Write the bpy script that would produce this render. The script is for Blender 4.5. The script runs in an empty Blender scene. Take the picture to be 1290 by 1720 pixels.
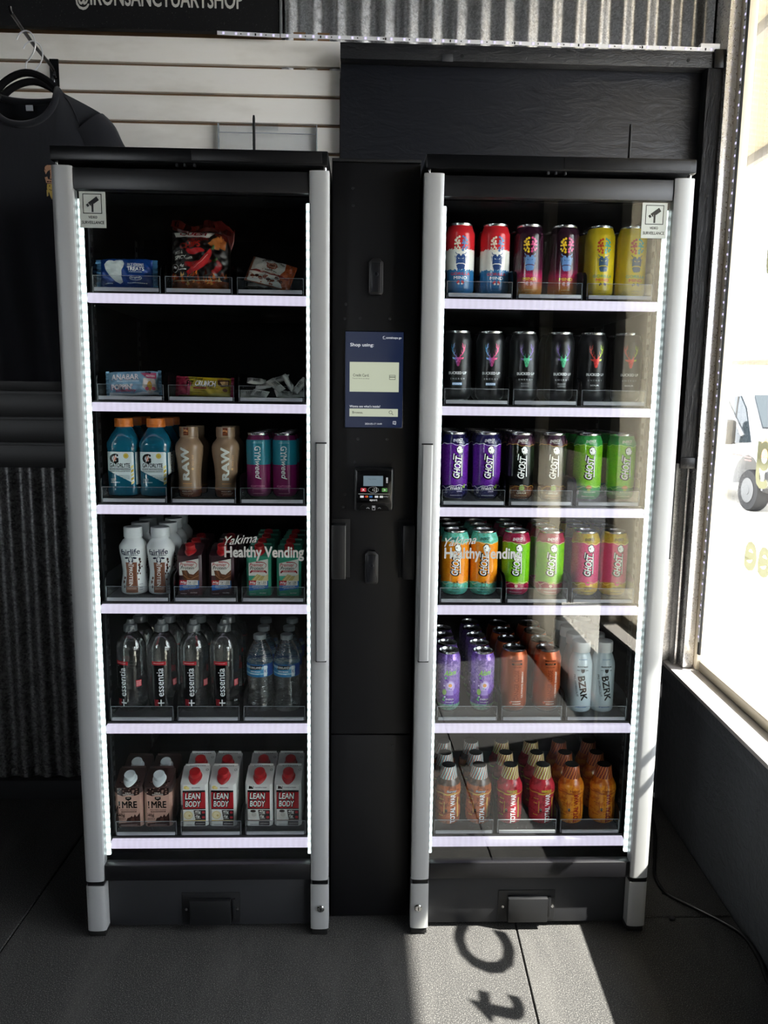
import bpy, bmesh, math, random
from mathutils import Vector, Matrix
random.seed(7)
PI = math.pi
sc = bpy.context.scene
COL = sc.collection

# ------------------------------------------------------------------ camera
cam_d = bpy.data.cameras.new('camera')
cam = bpy.data.objects.new('camera', cam_d)
COL.objects.link(cam)
cam_d.sensor_fit = 'VERTICAL'
cam_d.sensor_height = 36.0
cam_d.lens = 1292.0 / 1720.0 * 36.0
cam_d.clip_start = 0.02
cam_d.clip_end = 600
_yaw, _pitch, _roll = .0316, .1492, .0123
_fw = Vector((math.sin(_yaw) * math.cos(_pitch), math.cos(_yaw) * math.cos(_pitch), -math.sin(_pitch)))
_rt = Vector((math.cos(_yaw), -math.sin(_yaw), 0))
_up = _rt.cross(_fw)
_r2 = _rt * math.cos(_roll) + _up * math.sin(_roll)
_u2 = _up * math.cos(_roll) - _rt * math.sin(_roll)
cam.matrix_world = Matrix(((_r2.x, _u2.x, -_fw.x, -.0302), (_r2.y, _u2.y, -_fw.y, -1.6813),
                           (_r2.z, _u2.z, -_fw.z, 1.2870), (0, 0, 0, 1)))
sc.camera = cam

# ------------------------------------------------------------------ sky, sun, exposure
world = bpy.data.worlds.new('world')
sc.world = world
world.use_nodes = True
_bg = world.node_tree.nodes['Background']
_bg.inputs[0].default_value = (.90, .94, 1.0, 1)
_bg.inputs[1].default_value = 12.0
sun_d = bpy.data.lights.new('sun', 'SUN')
sun_d.energy = 46.0
sun_d.angle = math.radians(.53)
sun_d.color = (1.0, .95, .86)
sun = bpy.data.objects.new('sun', sun_d)
COL.objects.link(sun)
sun.location = (6, -3, 8)
sun.rotation_euler = Vector((-1.0, .30, -1.22)).to_track_quat('-Z', 'Y').to_euler()
sc.view_settings.view_transform = 'Standard'
sc.view_settings.look = 'None'
sc.view_settings.exposure = 0.0
sc.view_settings.gamma = 1.0
sc.view_settings.use_curve_mapping = False
sc.cycles.transparent_max_bounces = 32
sc.cycles.max_bounces = 10
sc.cycles.sample_clamp_indirect = 6.0


# ------------------------------------------------------------------ materials
def lin(h):
    if not isinstance(h, str):
        return tuple(h)
    h = h.lstrip('#')
    o = []
    for i in (0, 2, 4):
        c = int(h[i:i + 2], 16) / 255
        o.append(c / 12.92 if c <= .04045 else ((c + .055) / 1.055) ** 2.4)
    return tuple(o)


_mats = {}


class NT:
    """small wrapper for building node trees"""

    def __init__(self, name):
        self.m = bpy.data.materials.new(name)
        self.m.use_nodes = True
        self.t = self.m.node_tree
        self.b = self.t.nodes['Principled BSDF']
        self.out = self.t.nodes['Material Output']

    def n(self, typ, **kw):
        nd = self.t.nodes.new(typ)
        for k, v in kw.items():
            if k.startswith('i_'):
                key = k[2:]
                key = int(key) if key.isdigit() else key.replace('_', ' ')
                nd.inputs[key].default_value = v
            else:
                setattr(nd, k, v)
        return nd

    def l(self, a, b):
        self.t.links.new(a, b)

    def math(self, op, a, b=None, c=None):
        nd = self.t.nodes.new('ShaderNodeMath')
        nd.operation = op
        for i, v in enumerate((a, b, c)):
            if v is None:
                continue
            if isinstance(v, (int, float)):
                nd.inputs[i].default_value = v
            else:
                self.l(v, nd.inputs[i])
        return nd.outputs[0]

    def ramp(self, fac, stops, mode='LINEAR'):
        nd = self.t.nodes.new('ShaderNodeValToRGB')
        cr = nd.color_ramp
        cr.interpolation = mode
        while len(cr.elements) > 1:
            cr.elements.remove(cr.elements[-1])
        cr.elements[0].position = stops[0][0]
        cr.elements[0].color = (*lin(stops[0][1]), 1)
        for p, c in stops[1:]:
            e = cr.elements.new(p)
            e.color = (*lin(c), 1)
        self.l(fac, nd.inputs[0])
        return nd.outputs[0]

    def noise(self, scale, detail=3, vec=None, rough=.5, dist=0):
        nd = self.n('ShaderNodeTexNoise')
        nd.inputs['Scale'].default_value = scale
        nd.inputs['Detail'].default_value = detail
        nd.inputs['Roughness'].default_value = rough
        nd.inputs['Distortion'].default_value = dist
        if vec is not None:
            self.l(vec, nd.inputs['Vector'])
        return nd.outputs[0]

    def coord(self, scale=(1, 1, 1), kind='Object'):
        tc = self.n('ShaderNodeTexCoord')
        mp = self.n('ShaderNodeMapping')
        mp.inputs['Scale'].default_value = scale
        self.l(tc.outputs[kind], mp.inputs[0])
        return mp.outputs[0]

    def bump(self, h, strength=.3, dist=.002):
        nd = self.n('ShaderNodeBump')
        nd.inputs['Strength'].default_value = strength
        nd.inputs['Distance'].default_value = dist
        self.l(h, nd.inputs['Height'])
        self.l(nd.outputs[0], self.b.inputs['Normal'])

    def set(self, base=None, rough=None, metal=None, spec=None, coat=None):
        if base is not None:
            if isinstance(base, (str, tuple)):
                self.b.inputs['Base Color'].default_value = (*lin(base), 1)
            else:
                self.l(base, self.b.inputs['Base Color'])
        for k, v in (('Roughness', rough), ('Metallic', metal), ('Specular IOR Level', spec), ('Coat Weight', coat)):
            if v is None:
                continue
            if isinstance(v, (int, float)):
                self.b.inputs[k].default_value = v
            else:
                self.l(v, self.b.inputs[k])
        return self


def P(name, base, rough=.5, metal=0, spec=.5, coat=0):
    if name in _mats:
        return _mats[name]
    t = NT(name).set(base, rough, metal, spec, coat)
    _mats[name] = t.m
    return t.m


def ink(h):
    return P('ink_' + h.lstrip('#'), h, .2, 0, .45)


def emit(name, col, strength):
    t = NT(name)
    t.b.inputs['Base Color'].default_value = (.02, .02, .02, 1)
    t.b.inputs['Emission Color'].default_value = (*lin(col), 1)
    t.b.inputs['Emission Strength'].default_value = strength
    return t.m


def glass(name, tint=(1, 1, 1), f0=.04, rough=0.0, haze=None):
    t = NT(name)
    lw = t.n('ShaderNodeLayerWeight')
    lw.inputs[0].default_value = .5
    p5 = t.math('POWER', lw.outputs['Facing'], 5.0)
    fac = t.math('ADD', t.math('MULTIPLY', p5, 1 - f0), f0)
    tr = t.n('ShaderNodeBsdfTransparent')
    tr.inputs[0].default_value = (*tint, 1)
    gl = t.n('ShaderNodeBsdfAnisotropic') if False else t.n('ShaderNodeBsdfGlossy')
    gl.inputs['Roughness'].default_value = rough
    gl.inputs['Color'].default_value = (1, 1, 1, 1)
    mx = t.n('ShaderNodeMixShader')
    t.l(fac, mx.inputs[0])
    t.l(tr.outputs[0], mx.inputs[1])
    t.l(gl.outputs[0], mx.inputs[2])
    last = mx.outputs[0]
    if haze:
        df = t.n('ShaderNodeBsdfDiffuse')
        df.inputs[0].default_value = (*haze[1], 1)
        m2 = t.n('ShaderNodeMixShader')
        m2.inputs[0].default_value = haze[0]
        t.l(last, m2.inputs[1])
        t.l(df.outputs[0], m2.inputs[2])
        last = m2.outputs[0]
    t.l(last, t.out.inputs[0])
    return t.m


def clear_plastic(name, tint=(1, 1, 1), ripple=None, ior=1.30):
    """bottle full of water: refracting solid under a shiny, slightly hazy skin"""
    t = NT(name).set(tuple(tint), .03, 0, .5)
    t.b.inputs['Transmission Weight'].default_value = 1.0
    t.b.inputs['IOR'].default_value = ior
    gl = t.n('ShaderNodeBsdfGlossy')
    gl.inputs['Roughness'].default_value = .09
    df = t.n('ShaderNodeBsdfDiffuse')
    df.inputs[0].default_value = (.55, .6, .6, 1)
    m1 = t.n('ShaderNodeMixShader')
    m1.inputs[0].default_value = .09
    t.l(t.b.outputs[0], m1.inputs[1])
    t.l(gl.outputs[0], m1.inputs[2])
    m2 = t.n('ShaderNodeMixShader')
    m2.inputs[0].default_value = .012
    t.l(m1.outputs[0], m2.inputs[1])
    t.l(df.outputs[0], m2.inputs[2])
    t.l(m2.outputs[0], t.out.inputs[0])
    v = t.coord(ripple or (40, 40, 60))
    nd = t.n('ShaderNodeBump')
    nd.inputs['Strength'].default_value = .6 if ripple else .25
    nd.inputs['Distance'].default_value = .0035
    t.l(t.noise(1.0, 2, v, .5, .6), nd.inputs['Height'])
    for q in (t.b, gl, df):
        t.l(nd.outputs[0], q.inputs['Normal'])
    return t.m


def band(name, stops, wave=0.0, k=3, jag=0.0, grad=False, rough=.13, metal=0.0, blotch=None):
    """printed bands of colour along the height of a can or bottle; stops in metres"""
    t = NT(name)
    tc = t.n('ShaderNodeTexCoord')
    sp = t.n('ShaderNodeSeparateXYZ')
    t.l(tc.outputs['Object'], sp.inputs[0])
    z = sp.outputs[2]
    if wave:
        a = t.math('ARCTAN2', sp.outputs[0], sp.outputs[1])
        s = t.math('SINE', t.math('MULTIPLY', a, float(k)))
        z = t.math('ADD', z, t.math('MULTIPLY', s, wave))
    if jag:
        v = t.coord((260, 260, 120))
        z = t.math('ADD', z, t.math('MULTIPLY', t.math('SUBTRACT', t.noise(1.0, 3, v), .5), jag))
    f = t.math('MULTIPLY', z, 4.0)
    c = t.ramp(f, [(max(0, min(1, p * 4)), h) for p, h in stops], 'LINEAR' if grad else 'CONSTANT')
    if blotch:
        v = t.coord((blotch[1],) * 3)
        nz = t.noise(1.0, 2, v, .5, 2.0)
        fac = t.ramp(nz, [(0, (0, 0, 0)), (.50, (0, 0, 0)), (.56, (1, 1, 1))])
        mx = t.n('ShaderNodeMix', data_type='RGBA')
        mx.blend_type = 'MULTIPLY'
        mx.inputs['A'].default_value = (1, 1, 1, 1)
        t.l(t.math('MULTIPLY', fac, blotch[2]), mx.inputs['Factor'])
        t.l(c, mx.inputs['A'])
        mx.inputs['B'].default_value = (*lin(blotch[0]), 1)
        c = mx.outputs['Result']
    t.set(c, rough, metal, .5)
    return t.m


def xgrad(name, stops):
    """printed colour gradient across the front of a can; stops in metres of x"""
    t = NT(name)
    tc = t.n('ShaderNodeTexCoord')
    sp = t.n('ShaderNodeSeparateXYZ')
    t.l(tc.outputs['Object'], sp.inputs[0])
    f = t.math('ADD', t.math('MULTIPLY', sp.outputs[0], 20.0), .5)
    t.set(t.ramp(f, [(p * 20 + .5, h) for p, h in stops]), .25, .3)
    return t.m


# ------------------------------------------------------------------ mesh helpers
def bevel_bm(bm, edges, w, seg=2):
    if w > 0 and edges:
        bmesh.ops.bevel(bm, geom=edges, offset=w, offset_type='OFFSET', segments=seg, profile=.5, affect='EDGES', clamp_overlap=True)


def box(bm, x0, x1, y0, y1, z0, z1, bev=0.0, seg=2, mat=0):
    t = bmesh.new()
    vs = [t.verts.new((x, y, z)) for x in (x0, x1) for y in (y0, y1) for z in (z0, z1)]
    for f in ((0, 1, 3, 2), (4, 6, 7, 5), (0, 4, 5, 1), (2, 3, 7, 6), (0, 2, 6, 4), (1, 5, 7, 3)):
        t.faces.new([vs[i] for i in f])
    bmesh.ops.recalc_face_normals(t, faces=t.faces)
    if bev:
        bevel_bm(t, list(t.edges), bev, seg)
    merge(bm, t, mat)


def merge(bm, t, mat=None, mtx=None):
    mp = {}
    for v in t.verts:
        mp[v] = bm.verts.new(mtx @ v.co if mtx else v.co)
    for f in t.faces:
        try:
            g = bm.faces.new([mp[v] for v in f.verts])
        except ValueError:
            continue
        g.material_index = f.material_index if mat is None else mat
        g.smooth = f.smooth
    t.free()


def lathe(bm, prof, n=32, p=2.0, mats=None, cap0=True, cap1=True, sx=1.0, sy=1.0, cx=0, cy=0, flutes=None):
    """prof: list of (r, z[, power]) from bottom to top"""
    rings = []
    for pr in prof:
        r, z = pr[0], pr[1]
        pw = pr[2] if len(pr) > 2 else p
        if r < 1e-6:
            rings.append([bm.verts.new((cx, cy, z))])
            continue
        ring = []
        for i in range(n):
            a = 2 * PI * i / n + (PI / n)
            c, s = math.cos(a), math.sin(a)
            q = r / ((abs(c) ** pw + abs(s) ** pw) ** (1 / pw))
            if flutes and i % 2:
                q -= flutes
            ring.append(bm.verts.new((cx + q * c * sx, cy + q * s * sy, z)))
        rings.append(ring)
    for j in range(len(rings) - 1):
        a, b = rings[j], rings[j + 1]
        mi = mats[j] if mats else 0
        for i in range(n):
            k = (i + 1) % n
            if len(a) == 1 and len(b) == 1:
                continue
            if len(a) == 1:
                f = bm.faces.new((a[0], b[k], b[i]))
            elif len(b) == 1:
                f = bm.faces.new((a[i], a[k], b[0]))
            else:
                f = bm.faces.new((a[i], a[k], b[k], b[i]))
            f.material_index = mi
            f.smooth = True
    if cap0 and len(rings[0]) > 1:
        f = bm.faces.new(list(reversed(rings[0])))
        f.material_index = mats[0] if mats else 0
    if cap1 and len(rings[-1]) > 1:
        f = bm.faces.new(rings[-1])
        f.material_index = mats[-1] if mats else 0


def tube(bm, pts, r, n=8, mat=0, close=False):
    pts = [Vector(q) for q in pts]
    rad = r if isinstance(r, (list, tuple)) else [r] * len(pts)
    prev = None
    rings = []
    for i, q in enumerate(pts):
        if close:
            d = pts[(i + 1) % len(pts)] - pts[i - 1]
        else:
            d = pts[min(i + 1, len(pts) - 1)] - pts[max(i - 1, 0)]
        d.normalize()
        if prev is None:
            a = Vector((0, 0, 1)) if abs(d.z) < .9 else Vector((1, 0, 0))
            u = d.cross(a).normalized()
        else:
            u = (prev - d * prev.dot(d)).normalized()
        prev = u
        w = d.cross(u)
        rings.append([bm.verts.new(q + (u * math.cos(2 * PI * k / n) + w * math.sin(2 * PI * k / n)) * rad[i]) for k in range(n)])
    m = len(rings)
    for j in range(m if close else m - 1):
        a, b = rings[j], rings[(j + 1) % m]
        for k in range(n):
            l = (k + 1) % n
            f = bm.faces.new((a[k], a[l], b[l], b[k]))
            f.smooth = True
            f.material_index = mat
    if not close:
        bm.faces.new(list(reversed(rings[0]))).material_index = mat
        bm.faces.new(rings[-1]).material_index = mat


def spline(pts, n=8):
    """Catmull-Rom through 3D points"""
    pts = [Vector(q) for q in pts]
    e = [pts[0] * 2 - pts[1]] + pts + [pts[-1] * 2 - pts[-2]]
    out = []
    for i in range(1, len(e) - 2):
        a, b, c, d = e[i - 1:i + 3]
        for k in range(n):
            t = k / n
            out.append(.5 * ((2 * b) + (c - a) * t + (2 * a - 5 * b + 4 * c - d) * t * t + (3 * b - a - 3 * c + d) * t ** 3))
    out.append(pts[-1])
    return out


def prism(bm, poly, axis, a0, a1, mat=0, bev=0):
    """extrude a 2D polygon along an axis; poly coords are the other two axes in order"""
    t = bmesh.new()

    def mk(u, v, a):
        return {'x': (a, u, v), 'y': (u, a, v), 'z': (u, v, a)}[axis]
    A = [t.verts.new(mk(u, v, a0)) for u, v in poly]
    B = [t.verts.new(mk(u, v, a1)) for u, v in poly]
    t.faces.new(A)
    t.faces.new(list(reversed(B)))
    n = len(poly)
    for i in range(n):
        t.faces.new((A[i], B[i], B[(i + 1) % n], A[(i + 1) % n]))
    bmesh.ops.recalc_face_normals(t, faces=t.faces)
    if bev:
        bevel_bm(t, list(t.edges), bev, 2)
    merge(bm, t, mat)


def mesh(bm, name, sharp=35):
    me = bpy.data.meshes.new(name)
    bm.normal_update()
    bm.to_mesh(me)
    bm.free()
    if sharp is not None:
        for p in me.polygons:
            p.use_smooth = True
        me.set_sharp_from_angle(angle=math.radians(sharp))
    return me


def obj(name, data, mats, parent=None, kind=None, label=None, sharp=35, loc=None, rot=None):
    if isinstance(data, bmesh.types.BMesh):
        data = mesh(data, name, sharp)
    if mats is not None:
        data.materials.clear()
        for m in (mats if isinstance(mats, (list, tuple)) else [mats]):
            data.materials.append(m)
    o = bpy.data.objects.new(name, data)
    COL.objects.link(o)
    if parent is not None:
        o.parent = parent
    if kind:
        o['kind'] = kind
    if label:
        o['label'] = label
    if loc:
        o.location = loc
    if rot:
        o.rotation_euler = rot
    return o


def thing(name, label, cat, loc=(0, 0, 0), rz=0.0, group=None):
    o = bpy.data.objects.new(name, None)
    COL.objects.link(o)
    o.empty_display_size = .02
    o.location = loc
    o.rotation_euler = (0, 0, rz)
    o['label'] = label
    o['category'] = cat
    if group:
        o['group'] = group
    return o


def tag(o, label, cat, group=None):
    o['label'] = label
    o['category'] = cat
    if group:
        o['group'] = group
    return o


def dup(root, loc, rot, label, group):
    r = root.copy()
    COL.objects.link(r)
    r.location = loc
    r.rotation_euler = rot
    r['label'] = label
    r['group'] = group
    for ch in root.children:
        c = ch.copy()
        COL.objects.link(c)
        c.parent = r
        for g in ch.children:
            d = g.copy()
            COL.objects.link(d)
            d.parent = c
    return r


# ------------------------------------------------------------------ flat print (lettering and emblems) laid on a surface
_txt = {}


def text2d(s, bold=0.0, shear=0.0):
    k = (s, round(bold, 3), shear)
    if k not in _txt:
        cu = bpy.data.curves.new('lettering', 'FONT')
        cu.body = s
        cu.fill_mode = 'FRONT'
        cu.offset = bold
        cu.shear = shear
        cu.resolution_u = 3
        ob = bpy.data.objects.new('lettering', cu)
        me = bpy.data.meshes.new_from_object(ob)
        V = [(v.co.x, v.co.y) for v in me.vertices]
        F = [tuple(p.vertices) for p in me.polygons]
        bpy.data.objects.remove(ob)
        bpy.data.curves.remove(cu)
        bpy.data.meshes.remove(me)
        xs = [v[0] for v in V]
        ys = [v[1] for v in V]
        cx, cy = (min(xs) + max(xs)) / 2, (min(ys) + max(ys)) / 2
        _txt[k] = ([(x - cx, y - cy) for x, y in V], F, max(xs) - min(xs), max(ys) - min(ys))
    return _txt[k]


def tx(s, cs, ct, h, w=None, c='#ffffff', bold=0.0, shear=0.0, rot=0, lay=2, grow=0.0):
    """lettering; boldness comes from laying copies around each stroke"""
    V, F, W, H = text2d(s, max(0.0, -bold), shear)
    bold = max(0.0, bold)
    k = bold * .62
    sy = h / H if grow else h / (H + 2 * k)
    sx = (w / W if grow else w / (W + 2 * k)) if w else sy
    a = math.radians(rot)
    ca, sa = math.cos(a), math.sin(a)
    offs = [(0, 0)]
    if bold:
        offs = [(k * math.cos(i * PI / 4), k * math.sin(i * PI / 4)) for i in range(8)]
        if bold < .022:
            offs = offs[::2]
    PP, FF = [], []
    for ci, (ox, oy) in enumerate(offs):
        n0 = len(PP)
        for x, y in V:
            X, Y = (x + ox) * sx, (y + oy) * sy
            PP.append((cs + X * ca - Y * sa, ct + X * sa + Y * ca, ci * .012))
        FF += [tuple(i + n0 for i in f) for f in F]
    return (PP, FF, c, lay)


def pg(pts, c, lay=1):
    return ([tuple(p) for p in pts], [tuple(range(len(pts)))], c, lay)


def rc(s0, s1, t0, t1, c, lay=1):
    return pg([(s0, t0), (s1, t0), (s1, t1), (s0, t1)], c, lay)


def di(s, t, r, c, lay=1, n=14, ry=None, rot=0):
    ry = ry or r
    a0 = math.radians(rot)
    o = []
    for i in range(n):
        a = 2 * PI * i / n
        x, y = r * math.cos(a), ry * math.sin(a)
        o.append((s + x * math.cos(a0) - y * math.sin(a0), t + x * math.sin(a0) + y * math.cos(a0)))
    return pg(o, c, lay)


def ln(pts, w, c, lay=2, w1=None):
    V = []
    F = []
    n = len(pts)
    w1 = w if w1 is None else w1
    L, R = [], []
    for i in range(n):
        a = pts[max(i - 1, 0)]
        b = pts[min(i + 1, n - 1)]
        dx, dy = b[0] - a[0], b[1] - a[1]
        q = math.hypot(dx, dy) or 1
        h = (w + (w1 - w) * i / max(1, n - 1)) / 2
        L.append((pts[i][0] - dy / q * h, pts[i][1] + dx / q * h))
        R.append((pts[i][0] + dy / q * h, pts[i][1] - dx / q * h))
    V = L + R
    F = [(i, n + i, n + i + 1, i + 1) for i in range(n - 1)]
    return (V, F, c, lay)


def frame(s0, s1, t0, t1, w, c, lay=2):
    V = [(s0, t0), (s1, t0), (s1, t1), (s0, t1), (s0 + w, t0 + w), (s1 - w, t0 + w), (s1 - w, t1 - w), (s0 + w, t1 - w)]
    return (V, [(0, 1, 5, 4), (1, 2, 6, 5), (2, 3, 7, 6), (3, 0, 4, 7)], c, lay)


def scribble(s0, s1, t, h, c, lay=2, n=None, seed=0):
    """a line of print too small to read: small dashes"""
    rr = random.Random(seed + int(s0 * 7 + t * 13))
    V, F = [], []
    x = s0
    while x < s1:
        w = h * rr.uniform(.5, 1.6)
        w = min(w, s1 - x)
        i = len(V)
        V += [(x, t - h / 2), (x + w, t - h / 2), (x + w, t + h / 2), (x, t + h / 2)]
        F.append((i, i + 1, i + 2, i + 3))
        x += w + h * rr.uniform(.3, .6)
    return (V, F, c, lay)


def printed(name, items, fmap, step=None, stept=None, eps=.00014):
    """items in millimetres; fmap(s, t, e) in metres -> point"""
    V, F, MI, mats, idx = [], [], [], [], {}
    for P2, Fs, c, lay in items:
        key = c if isinstance(c, str) else c.name
        if key not in idx:
            idx[key] = len(mats)
            mats.append(ink(c) if isinstance(c, str) else c)
        mi = idx[key]
        t = bmesh.new()
        vs = [t.verts.new((q[0] * .001, q[1] * .001, q[2] * .001 if len(q) > 2 else 0)) for q in P2]
        for f in Fs:
            try:
                t.faces.new([vs[i] for i in f])
            except ValueError:
                pass
        for st, ax in ((step, 0), (stept, 1)):
            if not st:
                continue
            lo = min(v.co[ax] for v in t.verts)
            hi = max(v.co[ax] for v in t.verts)
            k = math.floor(lo / st) + 1
            while k * st < hi:
                co = [0, 0, 0]
                no = [0, 0, 0]
                co[ax] = k * st
                no[ax] = 1
                bmesh.ops.bisect_plane(t, geom=t.verts[:] + t.edges[:] + t.faces[:], plane_co=co, plane_no=no, dist=1e-7)
                k += 1
        bmesh.ops.triangulate(t, faces=[f for f in t.faces if len(f.verts) > 4])
        t.normal_update()
        base = len(V)
        t.verts.index_update()
        for v in t.verts:
            V.append(fmap(v.co.x, v.co.y, eps * lay + v.co.z))
        for f in t.faces:
            ids = [base + v.index for v in f.verts]
            if f.normal.z < 0:
                ids.reverse()
            F.append(ids)
            MI.append(mi)
        t.free()
    me = bpy.data.meshes.new(name)
    me.from_pydata(V, [], F)
    me.polygons.foreach_set('material_index', MI)
    for m in mats:
        me.materials.append(m)
    me.update()
    return me


def prof_r(prof):
    pts = sorted([(q[1], q[0]) for q in prof if q[0] > 1e-6])

    def f(t):
        if t <= pts[0][0]:
            return pts[0][1]
        for (z0, r0), (z1, r1) in zip(pts, pts[1:]):
            if z0 <= t <= z1:
                return r0 + (r1 - r0) * ((t - z0) / (z1 - z0) if z1 > z0 else 0)
        return pts[-1][1]
    return f


def cyl_map(prof, rref):
    f = prof_r(prof)

    def m(s, t, e):
        r = f(t) + e
        a = s / rref
        return (r * math.sin(a), -r * math.cos(a), t)
    return m


def flat_map(y=0.0):
    return lambda s, t, e: (s, y - e, t)


# =================================================================== MATERIALS IN USE
M = {}
M['black_paint'] = P('black_powder_coat', '#0e0e10', .42, 0, .4)
M['black_gloss'] = P('black_plastic', '#0a0b0d', .3, 0, .25)
M['black_rubber'] = P('black_rubber', '#0b0b0c', .7, 0, .3)
M['liner'] = P('cooler_liner_black', '#040406', .7, 0, .12)
M['shelf_wire'] = P('shelf_black', '#0b0b0d', .45, 0, .4)
M['steel'] = P('bright_steel', (.62, .62, .62), .22, 1.0)
M['chrome'] = P('chrome', (.85, .85, .86), .28, .55)
M['can_metal'] = P('can_aluminium', (.72, .73, .75), .25, 1.0)
M['strip_grey'] = P('price_strip_grey', '#8d9094', .45, .1)
M['screw'] = P('dark_screw', '#2a2b2e', .4, .8)


def silver_mat():
    t = NT('satin_silver_post')
    v = t.coord((600, 600, 1.5))
    nz = t.noise(1.0, 2, v)
    t.set('#9c9e9f', t.math('ADD', t.math('MULTIPLY', nz, .08), .40), .25, .4)
    return t.m


M['silver'] = silver_mat()
M['pane'] = glass('cooler_glass', (.97, .985, .98), .055)
M['window_glass'] = glass('window_glass', (.975, .98, .975), .04)
M['acrylic'] = glass('clear_acrylic', (.93, .94, .95), .035, .02, (.012, (.5, .52, .55)))
M['acrylic_edge'] = P('acrylic_edge', '#9aa0a6', .2, 0, .5)


def led_mat(name, col, base, amp, pitch, axis, power=1.0):
    """diffused LED tape: one bright spot per diode"""
    t = NT(name)
    tc = t.n('ShaderNodeTexCoord')
    sp = t.n('ShaderNodeSeparateXYZ')
    t.l(tc.outputs['Object'], sp.inputs[0])
    s = t.math('SINE', t.math('MULTIPLY', sp.outputs[axis], 2 * PI / pitch))
    s = t.math('POWER', t.math('ADD', t.math('MULTIPLY', s, .5), .5), power)
    st = t.math('ADD', t.math('MULTIPLY', s, amp), base)
    t.b.inputs['Base Color'].default_value = (.12, .12, .12, 1)
    t.b.inputs['Emission Color'].default_value = (*col, 1)
    t.l(st, t.b.inputs['Emission Strength'])
    return t.m


M['led_bar'] = led_mat('shelf_led_diffuser', (.84, .77, .98), .86, .07, .0135, 0)
M['led_vert'] = led_mat('door_led_tape', (.86, 1.0, 1.0), 1.1, 2.6, .0195, 2, 1.2)


def rubber_mat():
    t = NT('rubber_gym_mat')
    v = t.coord((1, 1, 1), 'Object')
    tc = t.n('ShaderNodeNewGeometry')
    pos = tc.outputs['Position']
    fine = t.noise(420, 3, pos, .6)
    grit = t.noise(900, 2, pos, .6)
    mp = t.n('ShaderNodeMapping')
    mp.inputs['Rotation'].default_value = (0, 0, -.7)
    mp.inputs['Scale'].default_value = (9, 2.4, 1)
    t.l(pos, mp.inputs[0])
    dust = t.noise(1.0, 4, mp.outputs[0], .6, .4)
    base = t.ramp(fine, [(.34, (.015, .0152, .0158)), (.52, (.035, .035, .0352)), (.62, (.09, .0885, .085)), (.72, (.22, .215, .205))])
    dfac = t.ramp(dust, [(.50, (0, 0, 0)), (.72, (.34, .34, .34))])
    mx = t.n('ShaderNodeMix', data_type='RGBA')
    t.l(dfac, mx.inputs['Factor'])
    t.l(base, mx.inputs['A'])
    mx.inputs['B'].default_value = (.085, .083, .08, 1)
    t.set(mx.outputs['Result'], .85, 0, .22)
    t.bump(t.math('ADD', fine, grit), .5, .0018)
    return t.m


M['rubber'] = rubber_mat()


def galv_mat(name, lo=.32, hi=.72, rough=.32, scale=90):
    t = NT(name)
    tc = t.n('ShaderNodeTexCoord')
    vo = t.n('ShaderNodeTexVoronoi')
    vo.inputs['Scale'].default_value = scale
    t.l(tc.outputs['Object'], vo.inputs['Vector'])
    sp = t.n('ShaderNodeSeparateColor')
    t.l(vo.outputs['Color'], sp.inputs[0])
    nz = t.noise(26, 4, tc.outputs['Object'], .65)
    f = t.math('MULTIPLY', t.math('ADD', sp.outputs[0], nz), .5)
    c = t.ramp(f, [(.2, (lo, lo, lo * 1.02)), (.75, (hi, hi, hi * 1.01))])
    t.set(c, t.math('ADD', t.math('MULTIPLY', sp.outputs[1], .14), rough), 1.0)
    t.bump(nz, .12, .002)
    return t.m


M['galv'] = galv_mat('galvanised_sheet', .40, .72, .28, 260)
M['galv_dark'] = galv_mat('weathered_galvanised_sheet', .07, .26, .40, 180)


def black_wood(name, sc_, strength, dist, rough=.5, base='#131418'):
    t = NT(name)
    v = t.coord(sc_)
    n1 = t.noise(1.0, 5, v, .62, .8)
    t.set(base, rough, 0, .5)
    t.bump(n1, strength, dist)
    return t.m


M['ply'] = black_wood('black_painted_plywood', (9, 30, 24), .55, .006, .46, '#13151c')
M['stile'] = black_wood('black_rough_timber', (110, 110, 16), 1.0, .012, .42, '#121317')
M['rail'] = black_wood('black_timber', (30, 90, 90), .7, .006, .5, '#121317')
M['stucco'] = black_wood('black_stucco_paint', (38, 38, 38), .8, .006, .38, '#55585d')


def slat_mat():
    t = NT('white_melamine_slat')
    v = t.coord((3, 3, 9))
    nz = t.noise(1.0, 4, v, .6)
    c = t.ramp(nz, [(.3, '#ddd7cc'), (.5, '#efeae1'), (.8, '#f2eee8')])
    t.set(c, .5, 0, .4)
    return t.m


M['slat'] = slat_mat()
M['mdf'] = P('raw_fibreboard', '#7d6248', .8, 0, .2)
M['slat_black'] = P('black_melamine_slat', '#141416', .45, 0, .4)
M['wall_dark'] = P('dark_wall_paint', '#1b1c1f', .7, 0, .3)
M['wall_grey'] = P('grey_wall_paint', '#3a3936', .8, 0, .3)
M['alu_beige'] = P('beige_window_aluminium', '#e6dcc6', .45, 0)
M['sill'] = P('pale_sill_paint', '#b9b4b0', .55)
M['vinyl'] = None


def vinyl_mat():
    t = NT('gold_window_vinyl')
    df = t.n('ShaderNodeBsdfDiffuse')
    df.inputs[0].default_value = (.30, .30, .22, 1)
    tl = t.n('ShaderNodeBsdfTranslucent')
    tl.inputs[0].default_value = (.055, .055, .036, 1)
    mx = t.n('ShaderNodeAddShader')
    t.l(df.outputs[0], mx.inputs[0])
    t.l(tl.outputs[0], mx.inputs[1])
    t.l(mx.outputs[0], t.out.inputs[0])
    return t.m


M['vinyl'] = vinyl_mat()


def wx(y):
    """inner face of the window wall, which is a little out of square with the coolers"""
    return .9195 + .0433 * y


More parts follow.
